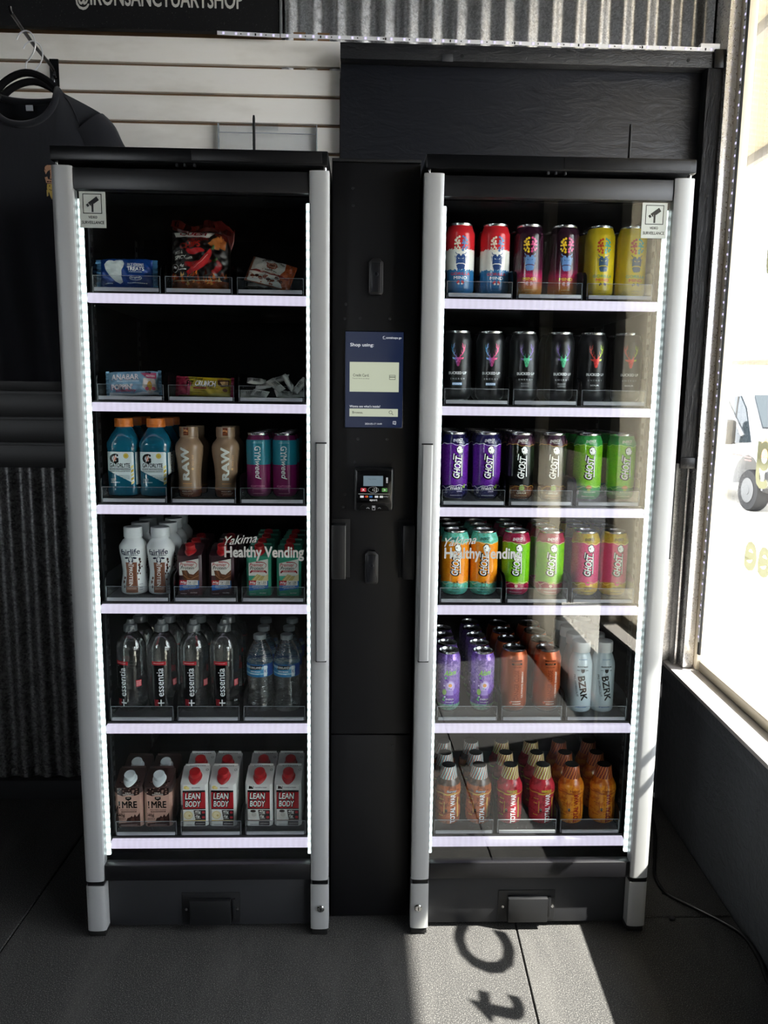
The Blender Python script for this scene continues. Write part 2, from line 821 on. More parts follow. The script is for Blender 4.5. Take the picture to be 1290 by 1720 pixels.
# =================================================================== ROOM SHELL
def quad_wall(name, x0, x1, y0, y1, z0, z1, mat, parent=None, bev=0):
    bm = bmesh.new()
    box(bm, x0, x1, y0, y1, z0, z1, bev)
    return obj(name, bm, mat, parent, kind=None if parent else 'structure')


FY0 = -6.0
# floor slab with rubber mats laid as parts
bm = bmesh.new()
box(bm, -5.0, 1.2, FY0, .80, -.14, -.0125)
floor = obj('floor', bm, P('concrete_slab', '#3b3a38', .9), kind='structure')


def sheared_tile(x0, x1, y0, y1):
    t = bmesh.new()
    box(t, x0, x1, y0, y1, -.0123, 0.0, .0025, 1)
    for v in t.verts:
        v.co.x += .0405 * v.co.y
    return t


def tile_x_max():
    return .9150


xs = [-4.70, -3.49, -2.28, -1.07 + .22, .358, 1.02]
xs = [-4.47, -3.265, -2.06, -.857, .3600, .9150]
ystart = {0: [-6, -4.6, -2.77, -.94, .67], 1: [-6, -5.2, -3.4, -1.57, .10, .67], 2: [-6, -4.5, -2.67, -.84, .67], 3: [-6, -5.0, -3.17, -1.34, .67], 4: [-6, -5.42, -3.59, -1.76, .060, .69]}
for i in range(5):
    ys = ystart[i]
    for a, b in zip(ys, ys[1:]):
        obj('rubber_mat', sheared_tile(xs[i] + .0012, xs[i + 1] - .0012, a + .0016, b - .0016), M['rubber'], floor)

# back wall: studs and boards behind everything
wall_back = quad_wall('wall_back', -5.0, 1.05, .695, .80, -.12, 3.05, M['wall_dark'])
wall_left = quad_wall('wall_left', -5.12, -5.0, FY0, .80, -.12, 3.05, M['wall_grey'])
bm = bmesh.new()
WX0, WX1, WZ0, WZ1 = -4.8, -3.2, 1.3, 2.9  # unseen window, added behind the camera to fill the room with light
for x0, x1, z0, z1 in ((-5.0, WX0, -.12, 3.05), (WX1, 1.2, -.12, 3.05), (WX0, WX1, -.12, WZ0), (WX0, WX1, WZ1, 3.05)):
    box(bm, x0, x1, FY0 - .12, FY0, z0, z1)
wall_front = obj('wall_front', bm, M['wall_grey'], kind='structure')
bm = bmesh.new()
for x0, x1, z0, z1 in ((WX0, WX0 + .06, WZ0, WZ1), (WX1 - .06, WX1, WZ0, WZ1), (WX0 + .06, WX1 - .06, WZ0, WZ0 + .06), (WX0 + .06, WX1 - .06, WZ1 - .06, WZ1)):
    box(bm, x0, x1, FY0 - .09, FY0 - .03, z0, z1)
fill_window = obj('added_fill_window', bm, M['alu_beige'], kind='structure')
bm = bmesh.new()
box(bm, WX0 + .06, WX1 - .06, FY0 - .065, FY0 - .06, WZ0 + .06, WZ1 - .06)
obj('window_pane', bm, M['window_glass'], fill_window)
ceiling = quad_wall('ceiling', -5.12, 1.3, FY0 - .12, .80, 3.05, 3.15, P('ceiling_dark', '#2c2c2d', .9))


def wall_piece(bm, off0, off1, y0, y1, z0, z1, bev=0):
    """piece of the window wall: offsets measured outward from the inner face"""
    t = bmesh.new()
    box(t, off0, off1, y0, y1, z0, z1, bev)
    for v in t.verts:
        v.co.x += wx(v.co.y)
    merge(bm, t)


# knee wall with trim board and sill
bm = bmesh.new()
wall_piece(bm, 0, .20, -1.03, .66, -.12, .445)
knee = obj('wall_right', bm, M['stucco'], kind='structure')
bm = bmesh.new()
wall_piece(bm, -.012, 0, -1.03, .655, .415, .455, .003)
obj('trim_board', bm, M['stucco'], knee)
bm = bmesh.new()
wall_piece(bm, -.014, .20, -1.03, .66, .455, .468, .003)
obj('window_sill', bm, M['sill'], knee)
# rest of the window wall beyond the big pane: pier, door zone, solid end
bm = bmesh.new()
wall_piece(bm, 0, .20, FY0, -2.16, -.12, 3.05)
wall_piece(bm, 0, .15, -2.16, .66, 2.72, 3.05)
obj('wall_right_pier', bm, M['wall_grey'], kind='structure')
bm = bmesh.new()
wall_piece(bm, .02, .14, -1.12, -1.03, -.1, 2.72, .004)
wall_piece(bm, .02, .14, -2.16, -2.06, -.1, 2.72, .004)
obj('door_1', bm, M['alu_beige'], kind='structure')
d1 = bpy.data.objects['door_1']
bm = bmesh.new()
wall_piece(bm, .06, .10, -2.06, -1.12, -.0, .06, .003)
wall_piece(bm, .06, .10, -2.06, -1.12, 1.06, 2.72, .003)  # unseen upper panel, added to keep bright outdoors out of the cooler glass
obj('door_leaf_blocker', bm, P('brown_blocker_panel', '#3a2a24', .6), d1)
bm = bmesh.new()
wall_piece(bm, .078, .084, -2.06, -1.12, .06, 1.06)
obj('door_glass', bm, M['window_glass'], d1)

# window_1: frame, glass, lettering
bm = bmesh.new()
wall_piece(bm, .060, .0965, .550, .70, .468, 2.72, .003)
window = obj('window_1', bm, M['alu_beige'], kind='structure')
bm = bmesh.new()
wall_piece(bm, .065, .115, -1.03, .545, .468, .500, .004)
obj('bottom_rail', bm, P('bronze_window_rail', '#8f897a', .4, .3), window)
bm = bmesh.new()
wall_piece(bm, .060, .115, -1.03, .545, 2.64, 2.72, .004)
obj('top_rail', bm, M['alu_beige'], window)
bm = bmesh.new()
wall_piece(bm, .060, .066, .538, .551, .52, 2.64)
obj('glazing_bead', bm, M['black_rubber'], window)
bm = bmesh.new()
wall_piece(bm, .090, .096, -1.03, .545, .522, 2.64)
obj('window_pane', bm, M['window_glass'], window)


def win_map(s, t, e):
    return (wx(s) + .0885 - e * 3, s, t)


bm = None
letters = []
for ch, yc, zc, h in (('s', -.585, .850, 100), ('t', -.438, .878, 147), ('C', -.266, .884, 172), ('o', -.115, .850, 105),
                      ('e', .240, .873, 82), ('e', .318, .873, 82), ('g', .292, 1.121, 122), ('g', .334, 1.663, 112)):
    letters.append((ch, yc, zc, h))
for ch, yc, zc, h in letters:
    it = [tx(ch, 0, 0, h, None, M['vinyl'], -.03)]
    if ch == 'g':
        k = h / 122
        it = [ln([(-4 * k + 27 * k * math.cos(a), 24 * k + 29 * k * math.sin(a)) for a in [i * PI / 12 for i in range(25)]], 20 * k, M['vinyl'], 2),
              ln([(27 * k, 61 * k), (27 * k, -30 * k), (22 * k, -44 * k), (8 * k, -52 * k), (-12 * k, -51 * k), (-28 * k, -44 * k)], 20 * k, M['vinyl'], 2)]
    # reads from outside, so it is mirrored as seen from indoors
    me = printed('window_letter', it, lambda s, t, e, yc=yc, zc=zc: (wx(yc + s) + .0885 - e, yc + s, zc + t))
    obj('window_letter', me, None, window)

# galvanised corner post and flashing between the timber frame and the window
bm = bmesh.new()
box(bm, .86, .962, .640, .646, .45, 2.2)
box(bm, .955, .962, .600, .6405, .45, 1.09, .001)
galv1 = obj('trim_1', bm, M['galv'], kind='structure')
M['galv_pale'] = galv_mat('pale_galvanised_post', .8, .95, .26, 300)
M['galv_pale'].node_tree.nodes['Principled BSDF'].inputs['Metallic'].default_value = .8
bm = bmesh.new()
prism(bm, [(.9690, .5670), (1.0020, .5705), (1.0020, .652), (.9690, .652)], 'z', .47, 2.72, 0, .001)
obj('trim_2', bm, M['galv_pale'], kind='structure')
# screw heads on jamb
for z in (.62, .78, 1.32, 1.95):
    bm = bmesh.new()
    lathe(bm, [(.004, 0), (.003, .0015), (0, .0018)], 10)
    obj('screw', bm, M['screw'], window, loc=(wx(.60) + .0595, .60, z), rot=(0, -PI / 2, 0))


# corrugated metal sheets
def corrugated(name, x0, x1, z0, z1, y, mat, amp=.0068, pitch=.068, ph=0.0):
    bm = bmesh.new()
    n = int((x1 - x0) / pitch * 18)
    cols = []
    for i in range(n + 1):
        x = x0 + (x1 - x0) * i / n
        q = math.sin(2 * PI * (x - x0) / pitch + ph)
        yy = y - amp * q
        cols.append((bm.verts.new((x, yy, z0)), bm.verts.new((x, yy, z1)), bm.verts.new((x, yy + .001, z0)), bm.verts.new((x, yy + .001, z1))))
    for a, b in zip(cols, cols[1:]):
        bm.faces.new((a[0], b[0], b[1], a[1]))
        bm.faces.new((b[2], a[2], a[3], b[3]))
        bm.faces.new((a[0], a[2], b[2], b[0]))
        bm.faces.new((a[1], b[1], b[3], a[3]))
    return obj(name, bm, mat, kind='structure', sharp=60)


corrugated('wall_cladding_upper', -.262, .9695, 2.18, 2.75, .672, M['galv'])
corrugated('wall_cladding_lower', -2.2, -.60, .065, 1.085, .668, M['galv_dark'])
bm = bmesh.new()
box(bm, -2.2, -.60, .64, .69, 0.0, .066, .003)
obj('baseboard_back', bm, M['wall_dark'], kind='structure')

# slatwall: white slats above, black slats below
bm = bmesh.new()
box(bm, -2.2, -.0965, .672, .694, 1.39, 2.30)
slatwall = obj('wall_slat_panel', bm, M['mdf'], kind='structure')
bm = bmesh.new()
box(bm, -2.2, -.0965, .672, .694, 1.09, 1.389)
obj('black_backing', bm, M['slat_black'], slatwall)
z = 2.2725
k = 0
while z > 1.12:
    bm = bmesh.new()
    prism(bm, [(.657, z - .0762 + .0085), (.657, z - .0005), (.6725, z - .0005), (.6725, z - .0762 + .0085)], 'x', -2.2, -.0965, 0, .0008)
    obj('slat', bm, M['slat'] if z > 1.40 else M['slat_black'], slatwall)
    z -= .0762
    k += 1

# =================================================================== OUTSIDE
ground_prof = [(1.13, -.10), (2.7, -.10), (5.8, -.56), (60, -.56), (200, -.6)]


def concrete_mat():
    t = NT('sunlit_concrete')
    g = t.n('ShaderNodeNewGeometry')
    n1 = t.noise(1.2, 5, g.outputs['Position'], .6)
    c = t.ramp(n1, [(.3, '#b3aea5'), (.7, '#cac6be')])
    t.set(c, .9, 0, .2)
    return t.m


M['concrete'] = concrete_mat()
bm = bmesh.new()
prev = None
for x, zz in ground_prof:
    a, b = bm.verts.new((x, -30, zz)), bm.verts.new((x, 200, zz))
    if prev:
        bm.faces.new((prev[0], a, b, prev[1]))
    prev = (a, b)
gnd = obj('ground_outside', bm, M['concrete'], kind='structure')
# expansion joints of the pavement
for y in (1.2, 2.45, 3.7, 5.0):
    bm = bmesh.new()
    box(bm, 1.14, 2.7, y, y + .012, -.1, -.0985)
    obj('joint_line', bm, P('joint_dark', '#6b665c', .9), gnd)
bm = bmesh.new()
for i in range(25):
    pass
box(bm, 2.69, 2.705, -5, 30, -.1, -.0985)
obj('joint_line', bm, P('joint_dark', '#6b665c', .9), gnd)

bm = bmesh.new()
prism(bm, [(2.72, -.095), (5.8, -.5555), (40, -.5555), (40, -.60), (5.8, -.60), (2.72, -.14)], 'y', -30, -2.4)
box(bm, 1.2, 2.72, -30, -3.4, -.12, -.095)
obj('asphalt', bm, P('asphalt', (.04, .04, .042), .9, 0, .2), gnd)

# hills on the horizon
bm = bmesh.new()
hx = [i * 6 for i in range(-4, 40)]
rows = []
for j, (yy, base) in enumerate(((110, -.6), (125, 3.5), (140, 7.2), (160, 9.2), (190, 9.6))):
    rows.append([bm.verts.new((x, yy + 3 * math.sin(x * .07 + j), base + (0 if j == 0 else 1.1 * math.sin(x * .06 + j * .5) + .6 * math.sin(x * .17 + j)))) for x in hx])
for a, b in zip(rows, rows[1:]):
    for i in range(len(hx) - 1):
        bm.faces.new((a[i], a[i + 1], b[i + 1], b[i]))
t = NT('dry_grass_hill')
g = t.n('ShaderNodeNewGeometry')
t.set(t.ramp(t.noise(.35, 6, g.outputs['Position'], .65), [(.3, (.030, .021, .012)), (.5, (.055, .040, .024)), (.7, (.075, .058, .037))]), .95, 0, .1)
obj('hills', bm, t.m, kind='structure', sharp=80)

# low building down the street, mirrored in the cooler glass
bd0 = thing('building', 'brown low building down the street, mirrored in the window-side cooler glass', 'building', (5.5, -14, -.56))
bm = bmesh.new()
box(bm, -5.0, 2.5, -4, 0, 0, 6.2)
obj('wall', bm, P('brown_render', (.10, .065, .05), .85), bd0)
bm = bmesh.new()
box(bm, -5.05, 2.55, -.02, .04, 2.9, 3.7, .01)
obj('fascia', bm, P('slate_fascia', (.035, .045, .07), .7), bd0)
for x in (-3.8, -.6):
    bm = bmesh.new()
    box(bm, x, x + 1.9, -.02, .05, .9, 2.6, .02)
    wn = obj('window', bm, P('building_window_frame', (.25, .25, .24), .6), bd0)
    bm = bmesh.new()
    box(bm, x + .1, x + 1.8, .045, .056, 1.0, 2.5)
    obj('pane', bm, P('building_pane', (.03, .035, .04), .1), wn)

# awning of translucent corrugated sheet over the pavement
aw = thing('awning', 'tan translucent corrugated awning roof outside the shop window', 'awning', (1.15, 0, 2.7))
bm = bmesh.new()
rowsv = []
ny = 500
for i in range(ny + 1):
    y = -4 + 9.0 * i / ny
    dz = .007 * math.sin(2 * PI * y / .072)
    rowsv.append((bm.verts.new((-.02, y, .165 + dz)), bm.verts.new((1.115, y, .014 + dz))))
for a, b in zip(rowsv, rowsv[1:]):
    bm.faces.new((a[0], a[1], b[1], b[0]))
t = NT('tan_polycarbonate')
df = t.n('ShaderNodeBsdfDiffuse')
df.inputs[0].default_value = (.075, .062, .042, 1)
tl = t.n('ShaderNodeBsdfTranslucent')
tl.inputs[0].default_value = (.046, .039, .027, 1)
ad = t.n('ShaderNodeAddShader')
t.l(df.outputs[0], ad.inputs[0])
t.l(tl.outputs[0], ad.inputs[1])
t.l(ad.outputs[0], t.out.inputs[0])
obj('roof_sheet', bm, t.m, aw, sharp=80)
wood = P('awning_timber', (.09, .075, .055), .7)
bm = bmesh.new()
box(bm, 1.085, 1.13, -4, 5, -.045, .012, .004)
obj('edge_beam', bm, wood, aw)
bm = bmesh.new()
box(bm, .41, .455, -4, 5, .045, .095, .004)
obj('purlin', bm, wood, aw)
for y in (-3.6,):
    bm = bmesh.new()
    box(bm, 1.080, 1.14, y, y + .06, -2.80, -.028, .004)
    obj('post', bm, wood, aw)

# parked white van
van = thing('van', 'white high roofed van parked outside beyond the window', 'van', (6.5, 11.0, -.56))
vw = P('van_white_paint', (.24, .245, .255), .5, 0, .2)
vg = P('van_dark_glass', (.018, .024, .028), .1, 0, .25)
vb = P('van_black_plastic', (.022, .022, .023), .6, 0, .2)
bm = bmesh.new()
# side profile (y along length from nose, z up), width along x
side = [(-.42, .40), (-.45, .62), (-.42, .95), (-.30, 1.16), (-.10, 1.34), (.33, 1.98), (.62, 2.28), (.90, 2.43), (1.6, 2.50), (5.0, 2.50), (5.1, 2.3), (5.1, .42)]
# wheel arch cut-outs
low = [(3.9, .42)] + [(3.45 + .42 * math.cos(a), .42 + .42 * math.sin(a)) for a in [k * PI / 8 for k in range(0, 9)]] + \
      [(.60, .42)] + [(.08 + .49 * math.cos(a), .42 + .53 * math.sin(a)) for a in [k * PI / 8 for k in range(0, 9)]]
poly = side + low
t = bmesh.new()
W = 2.0
A = [t.verts.new((0, u, v)) for u, v in poly]
B = [t.verts.new((W, u, v)) for u, v in poly]
t.faces.new(A)
t.faces.new(list(reversed(B)))
for i in range(len(poly)):
    t.faces.new((A[i], B[i], B[(i + 1) % len(poly)], A[(i + 1) % len(poly)]))
bmesh.ops.recalc_face_normals(t, faces=t.faces)
for v in t.verts:
    if v.co.z > 1.3:
        q = (v.co.z - 1.3) * .10
        v.co.x = v.co.x + q if v.co.x < 1 else v.co.x - q
bmesh.ops.triangulate(t, faces=[f for f in t.faces if len(f.verts) > 8])
merge(bm, t)
obj('body', bm, vw, van, sharp=30)


def vside(pts, name, mat, parent, d=.012):
    b = bmesh.new()
    prism(b, pts, 'x', -d, .02)
    for v in b.verts:
        if v.co.z > 1.3:
            v.co.x += (v.co.z - 1.3) * .10
    return obj(name, b, mat, parent)


vside([(.02, 1.16), (1.45, 1.06), (1.45, 1.62), (1.05, 1.90), (.62, 1.93), (.36, 1.72)], 'side_window', vg, van)
vside([(.62, 1.10), (.66, 1.10), (.70, 1.92), (.66, 1.92)], 'window_post', vb, van, .02)
vside([(.28, 1.28), (.34, 1.25), (1.20, 1.86), (1.12, 1.90)], 'pillar_trim', vw, van, .03)
b = bmesh.new()
prism(b, [(-.06, 1.42), (.30, 1.95), (.31, 1.94), (-.05, 1.40)], 'x', .12, 1.88)
for v in b.verts:
    v.co.y -= .03
obj('windscreen', b, vg, van)
b = bmesh.new()
box(b, -.26, -.06, .42, .56, 1.10, 1.52, .05)
obj('wing_mirror', b, vb, van)
b = bmesh.new()
box(b, -.02, .30, -.45, -.32, .92, 1.30, .04)
obj('headlamp', b, P('van_headlamp', '#d07a4a', .2), van)
b = bmesh.new()
box(b, .02, 1.98, -.50, -.36, .36, .72, .05)
obj('bumper', b, vb, van)
for yy in (.08, 3.45):
    wb = bmesh.new()
    lathe(wb, [(.20, -.11), (.33, -.11), (.35, -.08), (.35, .08), (.33, .11), (.20, .11)], 28)
    w = obj('wheel', wb, P('tyre', (.02, .02, .021), .8, 0, .2), van, loc=(.14, yy, .35), rot=(0, PI / 2, 0))
    wb = bmesh.new()
    lathe(wb, [(.21, -.118), (.20, -.10), (.09, -.10), (.07, -.125), (0, -.125)], 24)
    for k in range(8):
        a = k * PI / 4
        lathe(wb, [(.02, -.112), (.02, -.09)], 8, cx=.145 * math.cos(a), cy=.145 * math.sin(a))
    obj('wheel_hub', wb, P('wheel_steel', (.08, .082, .085), .5, .3), w)
vm = lambda s, t, e: (-.012 - e * 20, .5 - s, t)
me = printed('door_lettering', [tx('ay', -640, 990, 170, 210, '#3f8a2e', .03, .25)], vm)
obj('door_lettering', me, None, van)
me = printed('door_notice', [scribble(-150, 230, 1020, 30, '#4b3a3a'), scribble(-150, 230, 960, 22, '#4b3a3a'), rc(-160, 230, 905, 935, '#6a1414')], vm)
obj('door_notice', me, None, van, kind='stuff')
me = printed('wing_notice', [scribble(330, 560, t_, 16, '#8a3a3a') for t_ in (1010, 960, 910, 860)], vm)
obj('wing_notice', me, None, van, kind='stuff')

# =================================================================== VENDING COOLERS
ZC = [1.489, 1.257, 1.029, .7995, .510, .219]          # shelf light bars
ZF = [z + .022 for z in ZC]                            # where goods stand
LANE = [-.155, 0.0, .155]
GREYV = P('white_glass_vinyl', '#a9aaa6', .6)
STICK = P('surveillance_sticker', '#a9aea8', .45, .15)


def post_poly(x0, x1, y0, bulge):
    pts = []
    n = 8
    for i in range(n + 1):
        u = i / n
        e = min(u, 1 - u)
        r = .0 if e > .10 else (.10 - e) / .10
        pts.append((x0 + (x1 - x0) * u, y0 - bulge * math.sin(PI * u) + .002 * r * r))
    return pts + [(x1, .03), (x0, .03)]


def make_cooler(cx, inner, label):
    root = thing('vending_cooler', label, 'vending cooler', (cx, 0, 0), 0, 'vending coolers')
    # cabinet
    b = bmesh.new()
    box(b, -.284, -.240, .0400, .555, .02, 1.751)
    box(b, .240, .284, .0400, .555, .02, 1.751)
    box(b, -.240, .240, .515, .555, .02, 1.751)
    box(b, -.240, .240, .0305, .515, 1.700, 1.751)
    box(b, -.240, .240, .06, .515, .02, .186)
    obj('cabinet', b, M['liner'], root, sharp=20)
    # slotted shelf standards on the side walls
    for sx in (-1, 1):
        for y in (.075, .42):
            b = bmesh.new()
            x = sx * .2385
            box(b, x - .0015, x + .0015, y, y + .022, .20, 1.68)
            st = obj('shelf_standard', b, P('standard_grey', '#2b2d30', .4, .5), root)
            b = bmesh.new()
            zz = .23
            while zz < 1.66:
                box(b, x - .0022 * sx - .0008, x - .0022 * sx + .0008, y + .006, y + .016, zz, zz + .012)
                zz += .0254
            o = obj('slot', b, P('slot_black', '#020202', .9), st, kind='stuff')
    # black cap with an inset panel
    b = bmesh.new()
    box(b, -.283, .283, -.008, .555, 1.7545, 1.7835, .003)
    cap = obj('top_cap', b, M['black_gloss'], root)
    b = bmesh.new()
    box(b, .004, .270, -.0095, -.0078, 1.7585, 1.7800, .0008)
    obj('cap_panel', b, P('cap_panel_black', '#0b0b0d', .42, 0, .3), cap)
    for x in (-.275, .275):
        b = bmesh.new()
        lathe(b, [(.004, 1.7485), (.004, 1.7545)], 12, cx=x, cy=.008)
        obj('hinge_pin', b, M['steel'], cap)
    for x in (-.03, -.014, .006):
        b = bmesh.new()
        box(b, x, x + .005, -.004, .004, 1.7480, 1.7545, .001)
        obj('cap_clip', b, M['screw'], cap)
    # posts
    for sx in (-1, 1):
        x0, x1 = sorted((sx * .2435, sx * .285))
        b = bmesh.new()
        prism(b, post_poly(x0, x1, .0015, .0022), 'z', .1475, 1.7475)
        post = obj('side_post', b, M['silver'], root)
        b = bmesh.new()
        prism(b, post_poly(x0 - .0006, x1 + .0006, .0015, .0022), 'z', .020, .1355)
        bp = obj('base_post', b, M['silver'], root)
        b = bmesh.new()
        box(b, x0 + .003, x1 - .001, .002, .032, .1355, .1475, .001)
        obj('post_collar', b, M['black_gloss'], root)
        b = bmesh.new()
        box(b, x0 + .002, x1 - .002, .004, .04, .004, .0205, .001)
        obj('foot', b, M['black_rubber'], root)
        if sx == inner:
            c0 = sx * .2680
            b = bmesh.new()
            prism(b, [(c0 - .0122, .002), (c0 - .0122, -.0045), (c0 - .009, -.0085), (c0, -.0098), (c0 + .009, -.0085), (c0 + .0122, -.0045), (c0 + .0122, .002)], 'z', .693, 1.1835)
            h = obj('handle', b, M['silver'], root)
            for za, zb in ((1.1835, 1.1865), (.690, .693)):
                b = bmesh.new()
                box(b, c0 - .0120, c0 + .0120, -.0062, .002, za, zb)
                obj('handle_end_gap', b, M['black_rubber'], h)
            b = bmesh.new()
            for zz in (.60,):
                pass
            lathe(b, [(.0090, 0), (.0088, .003), (.0075, .0042), (.0070, .0035), (.0062, .0035), (.0058, .005), (0, .005)], 24)
            lk = obj('lock', b, M['steel'], root, loc=(sx * .2670, -.0015, .0755), rot=(PI / 2, 0, 0))
            b = bmesh.new()
            box(b, -.0011, .0011, -.0042, .0042, .0048, .0054)
            obj('keyhole', b, M['black_rubber'], lk)
    # door rails and glass
    b = bmesh.new()
    box(b, -.2425, .2425, .006, .0300, 1.7030, 1.7455, .0015)
    obj('door_top_rail', b, P('door_rail_black', '#0d0d10', .38), root)
    b = bmesh.new()
    box(b, -.2425, .2425, .0055, .030, .1455, .1860, .0025)
    obj('door_bottom_rail', b, P('door_rail_black', '#0d0d10', .38), root)
    b = bmesh.new()
    box(b, -.2425, .2425, .0125, .0165, .1855, 1.7035)
    pane = obj('door_glass', b, M['pane'], root, sharp=None)
    # print on the glass
    if inner > 0:
        x0, x1, s0, s1 = .052, .229, -.2335, -.1800
    else:
        x0, x1, s0, s1 = -.2235, -.0495, .1800, .2335
    xc = (x0 + x1) * 500
    fm = lambda s, t, e: (s, .0124 - e, t)
    it = [tx('Yakima', xc - 52, 968, 20, 74, GREYV, .012, .55, 6), tx('Healthy Vending', xc, 936, 33, (x1 - x0) * 1000, GREYV, .045)]
    obj('glass_lettering', printed('glass_lettering', it, fm), None, root)
    z0, z1 = 1.6275, 1.6995
    b = bmesh.new()
    box(b, s0, s1, .0110, .0124, z0, z1)
    stk = obj('surveillance_sticker', b, STICK, root)
    c = (s0 + s1) * 500
    k = '#14171a'
    q = [frame(c - 19.5, c + 19.5, 1655.5, 1695, 1.1, k), frame(c - 18.5, c + 18.5, 1656.5, 1694, .4, k)]
    q.append(pg([(c - 7, 1674), (c + 10, 1683.5), (c + 14.5, 1676.5), (c - 3, 1667.5)] if False else
                [(c - 9, 1677), (c + 9, 1690), (c + 14, 1682.5), (c - 3, 1670.5)], k))
    q.append(pg([(c - 13.5, 1673), (c - 9.5, 1676), (c - 6, 1671), (c - 10, 1668.5)], k))
    q += [rc(c - 2, c + 2.2, 1658.5, 1675, k, 2), frame(c - 2.6, c + 2.8, 1658, 1675.5, .6, STICK, 3), di(c, 1675.5, 2.4, k, 4)]
    q += [tx('VIDEO', c, 1648.5, 5.4, 18, k, .02), tx('SURVEILLANCE', c, 1638, 6.2, 46, k, .02)]
    obj('sticker_print', printed('sticker_print', q, lambda s, t, e: (s, .0110 - e, t)), None, stk)
    # vertical light tapes inside the door
    for sx in (-1, 1):
        b = bmesh.new()
        xa, xb = sorted((sx * .2530, sx * .2345))
        box(b, xa, xb, .0310, .0375, .196, 1.690, .002)
        obj('door_light_tape', b, M['led_vert'], root)
    # base
    b = bmesh.new()
    box(b, -.2425, .2425, .030, .058, .012, .1365, .002)
    base = obj('base_panel', b, P('base_black', '#222326', .5, 0, .4), root)
    b = bmesh.new()
    box(b, -.069, .071, .0275, .030, .0190, .0985, .0012)
    cb = obj('latch_plate', b, P('latch_black', '#121315', .4), root)
    b = bmesh.new()
    box(b, -.047, .050, .0120, .0280, .0230, .0860, .002)
    obj('latch_box', b, P('latch_black', '#121315', .4), cb)
    b = bmesh.new()
    box(b, .052, .060, .0220, .0280, .0300, .0840, .001)
    obj('latch_rim', b, P('latch_black', '#121315', .4), cb)
    for x in (-.058, .0645):
        b = bmesh.new()
        lathe(b, [(.0038, 0), (.0034, .002), (0, .0026)], 12)
        obj('latch_screw', b, M['steel'], cb, loc=(x, .0276, .0560), rot=(PI / 2, 0, 0))
    # shelves
    for zc in ZC:
        b = bmesh.new()
        box(b, -.236, .236, .050, .490, zc - .007, zc + .0135, .001)
        sh = obj('shelf', b, M['shelf_wire'], root)
        b = bmesh.new()
        box(b, -.2345, .2345, .0360, .0495, zc - .0098, zc + .0098, .0012)
        obj('light_bar', b, M['led_bar'], sh)
        for lx in LANE:
            b = bmesh.new()
            box(b, lx - .0725, lx + .0725, .058, .480, zc + .0136, zc + .0215)
            obj('tray', b, M['shelf_wire'], sh)
            b = bmesh.new()
            box(b, lx - .069, lx + .069, .0500, .0530, zc + .0160, zc + .0240, .0005)
            obj('price_strip', b, M['strip_grey'], sh)
            b = bmesh.new()
            box(b, lx - .0715, lx + .0715, .0540, .0560, zc + .0140, zc + .0490)
            obj('front_lip', b, M['acrylic'], sh, sharp=None)
            b = bmesh.new()
            box(b, lx - .0715, lx + .0715, .0540, .0560, zc + .0490, zc + .0495)
            box(b, lx - .0719, lx - .0715, .0540, .0560, zc + .0140, zc + .0490)
            box(b, lx + .0715, lx + .0719, .0540, .0560, zc + .0140, zc + .0490)
            obj('lip_edge', b, M['acrylic_edge'], sh)
            for sx in (-1, 1):
                x = lx + sx * .0738
                b = bmesh.new()
                pr = [(.0565, zc + .0140), (.0565, zc + .058), (.060, zc + .068), (.070, zc + .075), (.085, zc + .0775), (.475, zc + .0775), (.475, zc + .0140)]
                prism(b, pr, 'x', x - .0008, x + .0008)
                obj('divider', b, P('divider_black', '#0d0e10', .25), sh)
    # antenna
    ax = .091 if inner > 0 else .2405
    b = bmesh.new()
    lathe(b, [(.007, 1.7835), (.007, 1.792), (.0035, 1.797), (.0032, 1.945), (.0022, 1.952), (0, 1.953)], 12, cx=ax, cy=.30)
    obj('antenna', b, M['black_rubber'], root)
    return root


cooler_a = make_cooler(-.3839, 1, 'tall black glass-door vending cooler beside the hanging shirt, with snacks and drinks')
cooler_b = make_cooler(.3839, -1, 'tall black glass-door vending cooler beside the window, filled with energy drinks')

# =================================================================== PAYMENT TOWER
tw = thing('payment_tower', 'narrow black payment tower with touch screen between the two vending coolers', 'kiosk', (0, 0, 0))
PB = P('tower_black', '#0b0b0e', .45, 0, .4)
b = bmesh.new()
box(b, -.0955, .0955, .068, .55, .484, 1.7885, .002)
tower_body = obj('upper_panel', b, PB, tw)
b = bmesh.new()
box(b, -.0955, .0955, .068, .55, .004, .4815, .002)
obj('lower_panel', b, PB, tw)
b = bmesh.new()
box(b, -.0955, .0955, .060, .0685, 1.7835, 1.7900, .001)
obj('top_lip', b, P('tower_lip', '#08080a', .5), tw)
for x, z in ((-.051, 1.731), (-.050, 1.695), (-.065, 1.4870), (-.067, 1.4560), (-.033, 1.4575), (.033, 1.4575), (-.036, 1.1905), (.030, 1.1905), (-.043, 1.138), (-.065, 1.064), (-.069, 1.0350), (.052, .455)):
    b = bmesh.new()
    lathe(b, [(.0032, 0), (.0030, .0008), (.0012, .0012), (0, .0006)], 12)
    obj('rivet', b, P('tower_rivet', '#1c1d22', .3), tw, loc=(x, .0682, z), rot=(PI / 2, 0, 0))


def E_(name, h, s=1.0):
    if name not in _mats:
        _mats[name] = emit(name, h, s)
    return _mats[name]


